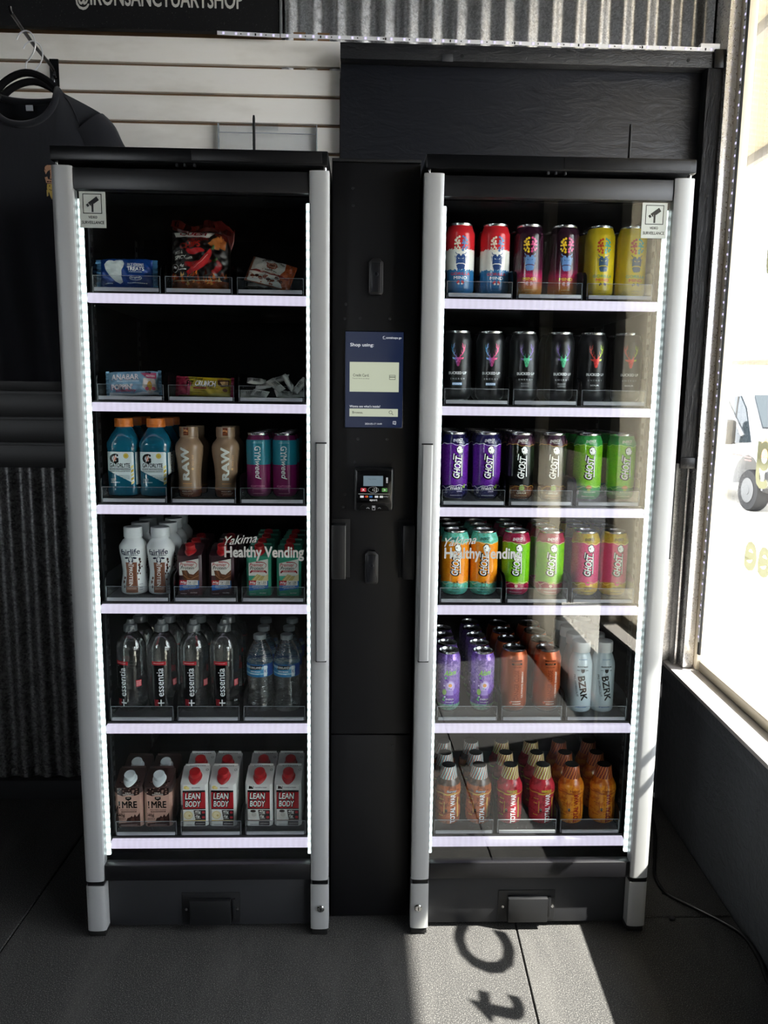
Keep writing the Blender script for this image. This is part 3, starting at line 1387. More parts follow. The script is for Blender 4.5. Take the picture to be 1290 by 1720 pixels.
b = bmesh.new()
box(b, -.0668, .0654, .0645, .0685, 1.2155, 1.4300, .001)
bez = obj('screen', b, P('screen_bezel', '#060608', .15), tw)
NAVY, PALE, WHT, DKT = E_('screen_navy', '#0b2048', .6), E_('screen_pale', '#d3dbc2', .72), E_('screen_white', '#eef2f6', .85), E_('screen_dark', '#1d2a24', .4)
it = [rc(-65, 63.6, -105.5, 105.5, NAVY, 1), rc(-55.5, 54.5, -26, 39.5, PALE, 2), rc(-55.5, 53.5, -81, -63.5, PALE, 2),
      tx('Shop using:', -28.5, 76, 9.5, 52, WHT, .012), tx('cantaloupe go', 42, 92.5, 6, 34, WHT, .01),
      di(21, 93, 4, WHT), di(22.3, 93.6, 2.6, NAVY, 3),
      tx('Credit Card.', -30, 10.5, 6.2, 36, DKT, .015, lay=4), tx('Touch here to shop', -30.5, 3, 3.2, 38, DKT, lay=4),
      frame(33, 47, 1.5, 11.5, .9, DKT, 4), rc(33, 47, 6.5, 8, DKT, 4),
      tx("Wanna see what's inside?", -21, -58.3, 5.2, 69, WHT, .012),
      tx('Browse.', -37, -72, 5.4, 24, DKT, .015, lay=4), ln([(43, -77), (40, -74)], 1.2, DKT, 4),
      tx('2024-05-17 14:49', -1.5, -97.3, 3.6, 38, WHT)]
it += [ln([(37 + 3.4 * math.cos(a), -71 + 3.4 * math.sin(a)) for a in [k * PI / 8 for k in range(17)]], .9, DKT, 4)]
it += [frame(42.5, 49.5, -97.5, -91, .8, WHT), pg([(45, -91 - 6.5), (48, -97.5), (49.5, -100)], WHT), tx('?', 46, -94.2, 4.2, None, WHT)]
obj('screen_image', printed('screen_image', it, lambda s, t, e: (s * 1.0, .0645 - e, 1.3227 + t)), None, bez)

# card reader
b = bmesh.new()
box(b, -.0435, .0455, .0380, .0685, 1.0300, 1.1280, .006, 3)
rd = obj('card_reader', b, P('reader_black', '#0d0d0f', .3), tw)
b = bmesh.new()
box(b, -.0385, .0405, .0362, .0385, 1.0490, 1.1220, .0008)
fp = obj('reader_face', b, P('reader_face_black', '#08080a', .18), rd)
b = bmesh.new()
prism(b, [(-.034, 1.0315), (-.030, 1.040), (-.024, 1.0445), (.027, 1.0445), (.033, 1.040), (.037, 1.0315)], 'y', .0350, .0385)
obj('card_slot', b, P('reader_slot_black', '#050506', .3), rd)
LCD = E_('reader_lcd', '#7f98a6', .55)
it = [rc(-23, 21, 1087.5, 1110.5, LCD, 1), tx('Tap, Insert', -3, 1103, 2.4, 18, '#3c4a52'),
      rc(-29, -16.5, 1074.5, 1083, '#b3343f'), tx('x', -22.8, 1078.8, 5, None, '#ffffff', .03), rc(19, 31, 1074.5, 1083, '#5c9a52'), tx('>', 25, 1078.8, 4.4, None, '#ffffff', .03),
      ln([(-34, 1069.5), (36, 1069.5)], .6, '#d8d8d8'),
      rc(-30, -22, 1061, 1065.5, '#dfe2ea'), di(-17.2, 1063.3, 2.4, '#c8343a'), di(-14.4, 1063.3, 2.4, '#d98a3a'), rc(-9.5, -2.5, 1061, 1065.5, '#3f6fb0'), rc(3, 10.5, 1061, 1065.5, '#e6e6e6'), rc(14, 21.5, 1061, 1065.5, '#e2e4e6'),
      tx('G Pay', 28, 1063.2, 3.4, 10, '#cfd2d6'), tx('eport', 0, 1055, 5.4, 17, '#e6e6ea', .015),
      rc(28, 32, 1099, 1107, '#c9ccd0'), di(30, 1096.5, 2.2, '#c9ccd0', 1, 10)]
it += [ln([(x + q * math.cos(a), 1079 + q * math.sin(a)) for a in (-.8, -.4, 0, .4, .8)], .8, '#e8e8e8') for x, q in ((-4, 3), (-3, 6), (-2, 9))]
it += [ln([(11.5 * math.cos(a) - .5, 1079 + 6.5 * math.sin(a)) for a in [k * PI / 10 for k in range(21)]], .5, '#bfc3c8')]
obj('reader_print', printed('reader_print', it, lambda s, t, e: (s, .0362 - e, t)), None, rd)
it = [ln([(-16, 1036.5), (-12.5, 1039), (-9, 1036.5)], 1, '#c9ccd0'), ln([(10, 1036.5), (13.5, 1039), (17, 1036.5)], 1, '#c9ccd0'), frame(-3, 4, 1033, 1043, .7, '#c9ccd0'), rc(-1.5, 2.5, 1038.5, 1041.5, '#c9ccd0')]
obj('slot_print', printed('slot_print', it, lambda s, t, e: (s, .0350 - e, t)), None, rd)
# two quarter-turn latches
for x, z, zt in ((.0010, 1.5430, 0), (-.0025, .8930, 0)):
    b = bmesh.new()
    pr = [(-.0155, -.031), (-.012, -.036), (.012, -.036), (.0155, -.031), (.0155, .033), (.010, .0375), (.008, .0410), (-.008, .0410), (-.010, .0375), (-.0155, .033)]
    prism(b, [(x + u, z + v) for u, v in pr], 'y', .0560, .0685, 0, .0012)
    la = obj('latch', b, P('latch_housing', '#101013', .38), tw)
    b = bmesh.new()
    box(b, x - .0105, x + .0105, .0535, .0565, z - .031, z + .033, .0012)
    obj('latch_lever', b, P('latch_lever_black', '#141519', .3), la)
    b = bmesh.new()
    lathe(b, [(.0050, 0), (.0048, .0012), (.0036, .0016), (.0034, .0008), (0, .0010)], 18)
    obj('keyhole', b, P('latch_cylinder', '#303137', .3, .8), la, loc=(x, .0536, z + .0075), rot=(PI / 2, 0, 0))
# door latch housings on both sides with their cut-outs
for xa, xb, ca, cb_ in ((-.0945, -.0625, -.0945, -.0525), (.0680, .0945, .0590, .0945)):
    b = bmesh.new()
    box(b, ca, cb_, .0668, .0685, .8700, 1.0070, .0004)
    cut = obj('latch_cutout', b, P('cutout_black', '#050506', .8), tw)
    b = bmesh.new()
    box(b, xa, xb, .0330, .0670, .8730, .9980, .002)
    obj('latch_housing', b, P('housing_black', '#0e0e10', .4), cut)
b = bmesh.new()
box(b, -.0635, -.0622, .0322, .0335, .8740, .9970, .0003)
obj('housing_edge', b, P('housing_edge_grey', '#8a8b88', .3, .5), tw)

# =================================================================== GOODS
SHELF = ['top shelf', 'second shelf', 'third shelf', 'fourth shelf', 'fifth shelf', 'bottom shelf']
ROWS = ['front', 'second', 'third', 'fourth', 'fifth']


def stock(build, name, cat, desc, shelf, xs, cols, rows, dy, group, y0=.110, jit=5, rz=None, rows_by_col=None, rear=0):
    proto = None
    for ci, x in enumerate(xs):
        n = rows_by_col[ci] if rows_by_col else rows
        for r in range(n):
            lab = '%s, %s of column %s, %s' % (desc, ROWS[r], cols[ci], SHELF[shelf])
            a = math.radians(random.uniform(-jit, jit) + (rz[ci] if rz else 0) + (rear * random.uniform(.7, 1.3) if r else 0))
            loc = (x + (random.uniform(-.002, .002) if r else 0), y0 + r * dy, ZF[shelf] - .0004)
            if proto is None:
                proto = thing(name, lab, cat, loc, a, group)
                build(proto)
            else:
                dup(proto, loc, (0, 0, a), lab, group)
    return proto


LA = (['nearer the shirt', 'nearer the tower'])
RA = (['nearer the tower', 'nearer the window'])

CAN16 = [(.0205, .0035), (.0238, 0.0), (.0252, .0012), (.0258, .0045), (.0312, .0105), (.0327, .0150), (.0330, .0190), (.0330, .1340), (.0326, .1372), (.0312, .1408), (.0283, .1500), (.0272, .1520)]
CAN12 = [(.0175, .0035), (.0205, 0.0), (.0218, .0012), (.0224, .0045), (.0272, .0100), (.0285, .0145), (.0287, .0180), (.0287, .1300), (.0283, .1330), (.0271, .1362), (.0248, .1430), (.0240, .1450)]


def can_parts(root, prof, bodymat, items, topscale=1.0, mtop=None, rref=None):
    b = bmesh.new()
    k0 = 4
    lathe(b, prof[3:], 40, cap0=False, cap1=False)
    obj('body', b, bodymat, root, sharp=50)
    b = bmesh.new()
    lathe(b, [(0, .006)] + prof[:4], 32, cap0=False, cap1=False)
    obj('base_rim', b, M['can_metal'], root)
    rt, zt = prof[-1]
    b = bmesh.new()
    lathe(b, [(rt, zt), (rt + .0008, zt + .0012), (rt + .0010, zt + .0045), (rt + .0002, zt + .0055), (rt - .0010, zt + .0048), (rt - .0020, zt + .0005), (rt - .0030, zt - .0010), (0, zt - .0010)], 36, cap0=False)
    obj('lid', b, mtop or M['can_metal'], root)
    b = bmesh.new()
    t = bmesh.new()
    lathe(t, [(.0085, -.0005), (.0085, .0006)], 18, sy=.0115 / .0085, sx=.92, cy=-.003)
    merge(b, t, 0, Matrix.Translation((0, 0, zt + .0016)))
    t = bmesh.new()
    lathe(t, [(.0020, 0), (.0020, .0030)], 10)
    merge(b, t, 0, Matrix.Translation((0, 0, zt - .0010)))
    obj('pull_tab', b, mtop or M['steel'], root)
    if items:
        obj('print', printed('print', items, cyl_map(prof, rref or max(p[0] for p in prof)), .003, .006), None, root)


# ---- gorilla cans
def gorilla(bodymat, c1, c2, face, eyes, t1, t2, fruit, small):
    def build(root):
        it = []
        dots = [(-4, 126, 2.6), (-9, 124, 2.2), (-12, 119, 3.2), (-5, 118, 2.4), (-13.5, 111.5, 2.2), (-8, 112.5, 3.4), (-3, 112, 2), (-13.5, 104, 2.2), (-6.5, 106, 2.0), (-3.5, 103, 2.2), (-10.5, 100, 2.2), (-4, 97.5, 2.8)]
        for s, t_, r in dots:
            it.append(di(s, t_, r, c1, 2, 12))
            it.append(di(-s, t_ + .6, r, c2, 2, 12))
        for a, c in ((0, 2), (2, 5), (3, 5), (4, 5), (5, 8), (8, 10), (9, 11), (3, 6), (7, 10), (1, 2)):
            it.append(ln([dots[a][:2], dots[c][:2]], 1.6, c1, 2))
            it.append(ln([(-dots[a][0], dots[a][1] + .6), (-dots[c][0], dots[c][1] + .6)], 1.6, c2, 2))
        for sg in (-1, 1):
            it.append(ln([(sg * 12, 94), (sg * 10, 90), (sg * 2, 88.5)], 1.6, face, 2))
            it.append(ln([(sg * 13, 86), (sg * 12, 80), (sg * 13, 74)], 1.3, face, 2, .3))
            it.append(di(sg * 5.2, 82.5, 5.6, face, 2, 16, 6))
            it.append(pg([(sg * 2.2, 79.6), (sg * 7, 81.8), (sg * 4.6, 79.2)], eyes, 4))
        it.append(pg([(-10.5, 79), (10.5, 79), (10.5, 68.5), (5, 70.5), (-5, 70.5), (-10.5, 68.5)], face, 2))
        it.append(pg([(-10, 66.5), (-5, 68.6), (5, 68.6), (10, 66.5), (8.5, 59), (6, 57), (3, 57.5), (1, 55.8), (-2, 57.2), (-5, 56), (-8, 59.5)], face, 2))
        it.append(tx('GORILLA', 0, 47.5, 6.0, 45, t1, .02))
        it.append(tx('MIND', 0, 39, 6.4, 30, t2, .018))
        for sg in (-1, 1):
            it.append(di(sg * 5, 29.5, 3.0, fruit[0], 2, 12, 4.0, sg * 30))
            it.append(di(sg * 3.6, 26, 2.2, fruit[1], 3, 10))
        it.append(tx(small[0], 0, 15.5, 2.4, 20, small[2]))
        it.append(tx(small[1], 0, 9.8, 2.2, 18, small[2]))
        it.append(frame(-27, -22, 6, 16, .5, small[2]))
        can_parts(root, CAN16, bodymat, it)
    return build


stock(gorilla(band('can_red_white_blue', [(0, '#2f6fa3'), (.055, '#2f74aa'), (.056, '#e6e4de'), (.097, '#e6e4de'), (.1, '#c8262e')], jag=.014), '#e8dcc8', '#5f7fb4', '#2f4a80', '#f2f2f0', '#c52f38', '#f0f2f4', ('#c8303a', '#e9e2dc'), ('FREEDOM POP', 'ZERO SUGAR', '#16325a')),
      'beverage_can', 'can', 'red white and blue energy can', 0, [.1895, .2690], RA, 2, .069, 'gorilla face energy cans')
stock(gorilla(band('can_maroon_fade', [(0, '#b87f28'), (.016, '#c07a2e'), (.045, '#b0245a'), (.062, '#4a1830'), (.1, '#321525'), (.16, '#2a1220')], grad=True), '#e6c12c', '#d8518a', '#5f83b8', '#12263f', '#d23a66', '#e8d23a', ('#f0c6d0', '#e4a6b4'), ('BLACKBERRY LEMON', 'ZERO SUGAR', '#ecd9a0')),
      'beverage_can', 'can', 'dark maroon energy can fading to gold', 0, [.3450, .4250], RA, 2, .069, 'gorilla face energy cans')
stock(gorilla(P('can_yellow', '#d6bd1c', .26), '#b8402a', '#39a08c', '#33506c', '#e9d96a', '#3f9a70', '#c63a3a', ('#3a3020', '#d6bd1c'), ('LEMON DROP', 'ZERO SUGAR', '#5a4a10')),
      'beverage_can', 'can', 'bright yellow energy can', 0, [.5065, .5790], RA, 2, .069, 'gorilla face energy cans')


# ---- black stag cans
def stag(headmat, flav, flavc):
    def build(root):
        it = []
        for sg in (-1, 1):
            main = [(sg * 3.0, 99), (sg * 8, 103), (sg * 11.5, 109), (sg * 12.5, 117), (sg * 10.5, 125), (sg * 8.5, 129)]
            it.append(ln(main, 2.0, headmat, 2, .7))
            it.append(ln([(sg * 11.5, 109), (sg * 14.5, 113), (sg * 15.5, 120)], 1.3, headmat, 2, .5))
            it.append(ln([(sg * 12.5, 116), (sg * 15.5, 121), (sg * 15, 127)], 1.2, headmat, 2, .4))
            it.append(ln([(sg * 10, 106), (sg * 7, 110), (sg * 6.8, 115)], 1.2, headmat, 2, .4))
            it.append(ln([(sg * 12.4, 118), (sg * 9, 121), (sg * 7.8, 125)], 1.0, headmat, 2, .4))
            it.append(ln([(sg * 5, 100.5), (sg * 3.6, 104), (sg * 4, 107)], 1.1, headmat, 2, .4))
            it.append(pg([(sg * 4.5, 96), (sg * 13, 98), (sg * 11.5, 94), (sg * 5.5, 92.5)], headmat, 2))
        it.append(pg([(-6, 99), (0, 97.5), (6, 99), (7.5, 95), (5.5, 90), (3.8, 83), (2.6, 79), (0, 77.5), (-2.6, 79), (-3.8, 83), (-5.5, 90), (-7.5, 95)], headmat, 2))
        for sg in (-1, 1):
            it.append(pg([(sg * 2, 91), (sg * 5, 92.2), (sg * 4, 90)], '#0d0d0f', 4))
            it.append(ln([(sg * 1.2, 88), (sg * 2.4, 82)], .6, '#0d0d0f', 4))
        it.append(tx('BUCKED UP', 0, 63, 6.0, 42, '#dfe1e4', .025))
        it.append(tx('E N E R G Y', 0, 50, 3.6, 33, '#a9adb2', .01))
        if flavc:
            it.append(rc(-12, 10, 36, 41.5, flavc, 1))
            it.append(tx(flav, -1, 38.8, 3.2, 20, '#f2f2f4', .01))
        else:
            for i, q in enumerate(flav.split()):
                it.append(tx(q, -2, 41 - i * 5.5, 3.8, 18, '#8d9094', .015))
        it.append(scribble(-14, 14, 27, 1.6, '#9a9ca0'))
        can_parts(root, CAN16, P('can_satin_black', '#101114', .3, .2, .5), it)
    return build


for xs_, mat, fl, fc, ds in (([.1903, .2664], xgrad('stag_blue_pink', [(-.016, '#3fb0d8'), (-.006, '#7f74b8'), (0, '#b44a86'), (.012, '#d84a78')]), 'MIAMI', '#8fb0d8', 'black can with pink and blue stag'),
                             ([.3435, .4264], xgrad('stag_violet_green', [(-.016, '#7b58a0'), (-.008, '#6a5a9a'), (-.006, '#4fae82'), (.006, '#4fae82'), (.008, '#6d5b9c'), (.016, '#7b58a0')]), 'BLOOD GRIND', None, 'black can with green faced stag'),
                             ([.5026, .5831], xgrad('stag_red_lime', [(-.016, '#c85a4a'), (-.002, '#d2383e'), (.006, '#d2483e'), (.009, '#a8c83a'), (.016, '#c8d63a')]), 'SOUR', '#2a2b30', 'black can with red faced stag')):
    stock(stag(mat, fl, fc), 'beverage_can', 'can', ds, 1, xs_, RA, 2, .069, 'black stag energy cans')


# ---- graffiti ghost cans
def ghost_shape(cs, ct, k, c, lay):
    pts = [(-5, -6), (-7, -1), (-6.5, 2), (-8, 4), (-5.5, 5.5), (-3.5, 8.5), (0, 9.5), (3.5, 8), (5, 4.5), (6, 2), (7.8, 1.2), (6.6, -1.5), (7, -6.5), (4.6, -5), (3, -9), (0.6, -6.2), (-2, -9.5), (-3, -5.4)]
    return pg([(cs + u * k, ct + v * k) for u, v in pts], c, lay)


def ghost(bodymat, wavec, topc, flav, flavc, emblem):
    def build(root):
        it = [tx('ENERGY', 0, 139.5, 6.4, 25, topc, .025, .25, 4)]
        it.append(scribble(-4, 9, 134, 1.2, topc))
        for z0, c in ((129.5, wavec), (33.5, wavec)):
            p = []
            for i in range(49):
                a = -103 + 206 * i / 48
                p.append((a, z0 + 2.2 * math.sin(a * .09 + z0) + 1.2 * math.sin(a * .31) + (a * .12 if z0 < 60 and abs(a) < 34 else 0)))
            it.append(ln(p, 1.0, c, 2))
        it.append(tx('GHOST', -1.5, 78, 19, 54, '#0c0c0e', .085, .22, 84, 3, grow=1))
        it.append(tx('GHOST', -1.5, 78, 15.5, 51, '#f2f4f2', .034, .22, 84, 4))
        # long strokes of the lettering
        for s0, t0, s1, t1 in ((9.8, 56, 8.4, 107), (-11, 94, -10, 110)):
            it.append(ln([(s0, t0), (s1, t1)], 3.6, '#0c0c0e', 3))
            it.append(ln([(s0, t0 + 1), (s1, t1 - 1)], 1.9, '#f2f4f2', 4))
        it.append(ghost_shape(3.5, 117, 1.18, '#0c0c0e', 3))
        it.append(ghost_shape(3.5, 117, .98, '#f2f4f2', 4))
        it.append(di(.5, 118, 1.5, '#0c0c0e', 5, 8))
        it += emblem
        it += [tx(f, s, t_, h, w, c, .015) for f, s, t_, h, w, c in flav]
        it.append(frame(-29, -24.5, 17, 26, .7, flavc))
        it.append(scribble(-17, 14, 12, 1.5, flavc))
        can_parts(root, CAN16, bodymat, it)
    return build


def gband(name, bot, mid, top, blotch=None):
    return band(name, [(0, bot), (.0335, mid), (.1295, top)], wave=.0022, k=3, jag=.004, blotch=blotch)


leaf = '#7aa83a'
stock(ghost(gband('can_grape', '#1f1d52', '#5f2290', '#1b1a48', ('#8a52b8', 150, .5)), '#e8e4f4', '#f0f0f6', [("Welch's", -3, 29, 8.5, 30, '#f2f2f6'), ('GRAPE', 5, 21.5, 3, 13, '#d8d4ee')], '#d8d4ee', [di(15, 32, 3, leaf, 3, 10), di(19, 36, 2.4, leaf, 3, 10), di(18, 31, 2.6, '#9ab85a', 3, 10)]),
      'beverage_can', 'can', 'purple energy drink can', 2, [.1885, .2652], RA, 4, .068, 'ghost lettered energy cans', rz=[8, 0])
stock(ghost(band('can_black_lime', [(0, '#6a4028'), (.034, '#0f1210'), (.075, '#152010'), (.1285, '#4a2434'), (.142, '#3a2436')], wave=.002, k=3, jag=.006, blotch=('#3a2a4a', 60, .5)), '#b0863a', '#eceae2', [('edc', -1, 37, 4, 8, '#dfe2d8'), ('ELECTRIC', 0, 23.5, 3.4, 20, '#d8d2c0'), ('LIMEADE', 0, 18.5, 4.4, 22, '#e8e2cc')], '#c8a47a', [di(0, 30, 6.6, '#6f8a4a', 3, 16), di(0, 30, 5, '#97ac66', 4, 16), ln([(-5, 30), (5, 30)], .6, '#6f8a4a', 5), ln([(0, 25), (0, 35)], .6, '#6f8a4a', 5)]),
      'beverage_can', 'can', 'black and lime energy drink can', 2, [.3438, .4203], RA, 4, .068, 'ghost lettered energy cans')
stock(ghost(gband('can_green', '#2c8a44', '#7fc022', '#35964c', ('#a2d84a', 150, .5)), '#c8ea8a', '#f0f6ea', [('SOUR GREEN APPLE', 2, 22, 3, 28, '#e0f0c8')], '#cfe8b0', [di(-1, 33, 7.5, '#a8402e', 3, 16, 3.2), di(-1, 35, 5, '#c8823a', 4, 14, 3), pg([(-4, 31), (2, 31), (3, 26), (-1, 23), (-5, 26)], '#8fa83a', 3), tx('WARHEADS', -1, 33, 2.6, 13, '#f2e6b0', .02, lay=5)]),
      'beverage_can', 'can', 'two-tone green energy drink can', 2, [.5036, .5829], RA, 4, .068, 'ghost lettered energy cans')
palm = '#5a3a1a'
stock(ghost(gband('can_orange_teal', '#5cc0b0', '#e8921c', '#62c4b4', ('#f4b04a', 150, .5)), '#f4e4b0', '#16323a', [('TROPICAL', 0, 23, 4.2, 20, '#3a2412'), ('MANGO', 0, 18, 4.0, 18, '#3a2412')], '#2a5a54', [ln([(-5, 26), (-4, 34)], 1, palm, 3), ln([(4, 26), (3, 36)], 1, palm, 3)] + [ln([(c0, t0), (c0 + dx, t0 + dy)], 1.5, palm, 3, .4) for c0, t0 in ((-4, 34), (3, 36)) for dx, dy in ((-5, -1), (-3.5, 3), (0, 4), (3.5, 3), (5, -1))]),
      'beverage_can', 'can', 'orange and teal energy drink can', 3, [.1972, .2658], RA, 3, .068, 'ghost lettered energy cans')
stock(ghost(gband('can_lime_crimson', '#a01c46', '#74b81a', '#a01c46', ('#9ad03a', 150, .4)), '#f0d8b0', '#f4eef0', [('SOUR WATERMELON', 0, 20, 3, 30, '#f0dce4')], '#e8c0d0', [di(-1, 33, 7.5, '#b03a4e', 3, 16, 3.2), di(-1, 35, 5, '#9ac03a', 4, 14, 3), pg([(-4, 31), (2, 31), (3, 26), (-1, 23), (-5, 26)], '#e8d0c0', 3), tx('WARHEADS', -1, 33, 2.6, 13, '#f2e6b0', .02, lay=5)]),
      'beverage_can', 'can', 'lime green and crimson energy drink can', 3, [.3426, .4249], RA, 3, .068, 'ghost lettered energy cans')
stock(ghost(gband('can_pink_yellow', '#c8a820', '#cf4a76', '#bca422', ('#e07a9a', 150, .4)), '#f4e88a', '#2a2416', [('STRAWBERRY', 0, 24, 3.8, 22, '#3a2a10'), ('BANANA', 0, 19, 3.4, 17, '#3a2a10')], '#5a4a10', [di(-1, 33, 6, '#d8607a', 3, 16, 4.5), di(-1, 36, 3, '#7aa83a', 4, 10, 1.5)]),
      'beverage_can', 'can', 'pink and yellow energy drink can', 3, [.5098, .5776], RA, 3, .068, 'ghost lettered energy cans')


# ---- slim purple cans, copper cans, white bottles
def alani(root):
    it = [tx('COSMIC STARDUST', 1, 124, 2.6, 26, '#3a2070'), scribble(-8, 8, 118, 1.3, '#3a2070'), tx('Alani', 0, 101, 13, 34, '#8fd83a', .02, .5, 8)]
    rr = random.Random(3)
    for k in range(26):
        a, z = rr.uniform(-30, 30), rr.uniform(22, 90)
        it.append(di(a, z, rr.uniform(.8, 2.6), rr.choice(['#c8a4e8', '#7a48b8', '#e0d0f4', '#4fb86a', '#5a2a9a']), 1, 8))
    it += [di(0, 66, 12, '#b8a0d8', 1, 20, 15), di(0, 70, 8, '#d8c8ee', 2, 18, 8), di(0, 69, 4.5, '#e0a05a', 3, 12), di(-14, 52, 5, '#8fb85a', 2, 12, 8), di(13, 54, 5, '#7a58b8', 2, 12, 8),
           pg([(-7, 56), (7, 56), (9, 44), (-9, 44)], '#9a80c8', 2), tx('ENERGY', 0, 34, 4, 20, '#e8e0f4', .02), scribble(-10, 10, 27, 1.4, '#e8e0f4'), scribble(-12, 12, 13, 1.6, '#2a5a54')]
    can_parts(root, CAN12, band('can_slim_purple', [(0, '#7cc0a8'), (.02, '#7cc0a8'), (.022, '#6a3ab0'), (.05, '#8858c0'), (.09, '#a88ad0'), (.112, '#b49ad8'), (.15, '#8a5cc4')], grad=True, rough=.2, metal=.3, blotch=('#4a2a90', 70, .5)), it)


stock(alani, 'beverage_can', 'can', 'slim purple drink can', 4, [.1885, .2718], RA, 4, .060, 'slim purple cans', rows_by_col=[4, 5])


def danger(root):
    k = '#1c0d08'
    it = [tx('DANGER', 0, 132, 4.0, 26, k, .02), rc(-13, 13, 121.5, 126, k, 1), tx('CLOSE', 0, 123.8, 3.0, 16, '#c87a4a', .01), tx('ULTIMATE ENERGY', 15, 72, 5, 66, '#ecdcd0', .02, 0, 90), tx('DANGER CLOSE', 0, 72, 11, 74, '#7c3418', .03, 0, 90), scribble(-12, 12, 30, 1.6, '#ecdcd0'), scribble(-8, 12, 24, 2.2, '#ecdcd0'), di(-13, 27, 3, '#d86a4a', 2, 12)]
    it += [tx('HIGH CALIBER', 0, 116, 2.2, 22, k)]
    can_parts(root, CAN16, band('can_copper', [(0, '#8a3c18'), (.05, '#a84c20'), (.1, '#a0481e'), (.16, '#b2542a')], grad=True, rough=.28, metal=.45), it, mtop=P('can_dark_lid', (.16, .16, .17), .25, 1.0))


stock(danger, 'beverage_can', 'can', 'copper orange energy can', 4, [.3479, .4295], RA, 4, .069, 'copper orange energy cans')

BZ = [(.0, .001), (.026, .001), (.0285, .004), (.0290, .010), (.0290, .1130), (.0282, .122), (.0240, .1360), (.0208, .1440), (.0205, .1480)]


def bzrk(root):
    b = bmesh.new()
    lathe(b, BZ, 36, cap1=True)
    obj('body', b, P('bottle_pale_blue', '#b6c6cc', .22), root, sharp=50)
    b = bmesh.new()
    lathe(b, [(.0215, .1480), (.0222, .1490), (.0222, .1700), (.0212, .1735), (0, .1740)], 60, flutes=.0005)
    obj('cap', b, P('cap_white', '#d6d9d8', .4), root)
    k = '#15171b'
    it = [tx('BZRK', 2, 62, 17, 62, k, .045, .0, -80), tx('PRE-WORKOUT', -15, 68, 5, 56, k, .02, 0, -80), tx('BLACK MAGIC', 0, 116, 3.6, 26, k, .03), pg([(-5, 110), (5, 110), (4, 103), (0, 100), (-4, 103)], k), scribble(-14, -7, 107, 1.4, k), scribble(7, 14, 107, 1.4, k), tx('BLUE RASPBERRY', 1, 133, 3.0, 24, '#5a7ea0', .01, lay=3), scribble(-14, 14, 14, 2.2, '#4a6f9a')]
    obj('print', printed('print', it, cyl_map(BZ, .029), .003, .006), None, root)


stock(bzrk, 'drink_bottle', 'bottle', 'white capped pale bottle', 4, [.5120, .5671], RA, 4, .061, 'pale supplement bottles')

# ---- wrapped shot bottles on the bottom shelf
TWP = [(0, .001), (.028, .001), (.0312, .004), (.0320, .012), (.0318, .040), (.0305, .060), (.0318, .078), (.0322, .088), (.0305, .097), (.0255, .108), (.0222, .1140), (.0218, .1165), (.0205, .1240), (.0185, .1420), (.0170, .1440), (0, .1440)]


def totalwar(bodyc, capc, letter, name, namec, bandc, blot):
    def build(root):
        b = bmesh.new()
        lathe(b, TWP[:11], 36, cap1=False)
        obj('body', b, band('bottle_wrap_' + name, [(0, bodyc[0]), (.004, bodyc[0]), (.086, bodyc[1]), (.1, bodyc[2])], jag=.004, blotch=blot, rough=.22), root, sharp=50)
        b = bmesh.new()
        lathe(b, TWP[10:-1], 36, cap0=False, cap1=False)
        t = NT('wrap_cap_' + name)
        tc = t.n('ShaderNodeTexCoord')
        sp = t.n('ShaderNodeSeparateXYZ')
        t.l(tc.outputs['Object'], sp.inputs[0])
        a = t.math('MULTIPLY', t.math('ARCTAN2', sp.outputs[0], sp.outputs[1]), 9 / PI)
        zz = t.math('MULTIPLY', sp.outputs[2], 105.0)
        row = t.math('FLOOR', zz)
        ch = t.math('FRACT', t.math('ADD', t.math('ADD', a, t.math('MULTIPLY', row, .5)), t.math('MULTIPLY', t.math('FRACT', zz), .35)))
        t.set(t.ramp(ch, [(0, capc[0]), (.34, capc[1]), (.67, capc[2])], 'CONSTANT'), .3)
        obj('shrink_band', b, t.m, root, sharp=50)
        b = bmesh.new()
        lathe(b, [(.0172, .1425), (.0165, .1444), (0, .1446)], 30)
        obj('cap_top', b, M['black_rubber'], root)
        it = [tx('TOTAL WAR', 7, 43, 13, 76, letter[0], .05, 0, 90, 2), tx(name, 3, 88, 6.5, 26, namec, .03, .2, 0, 4), rc(-16, -14.5, 30, 60, bandc, 1), pg([(-13, 42), (-7, 42), (-7, 36), (-10, 33), (-13, 36)], '#2a1712', 2), frame(-12.3, -7.7, 37.5, 41.4, .5, '#c8b0a0', 3),
              rc(20, 24, 18, 70, bandc, 1), scribble(-18, 18, 79, 2.0, bandc), scribble(-30, -17, 66, 2.4, bandc), scribble(-30, -18, 54, 2.4, bandc), scribble(-30, -18, 24, 2.4, bandc)]
        it += [ln([(s, 81.5 + 1.2 * math.sin(s * .2)) for s in range(-60, 61, 6)], 2.0, bandc, 1)]
        obj('print', printed('print', it, cyl_map(TWP, .032), .003, .005), None, root)
    return build


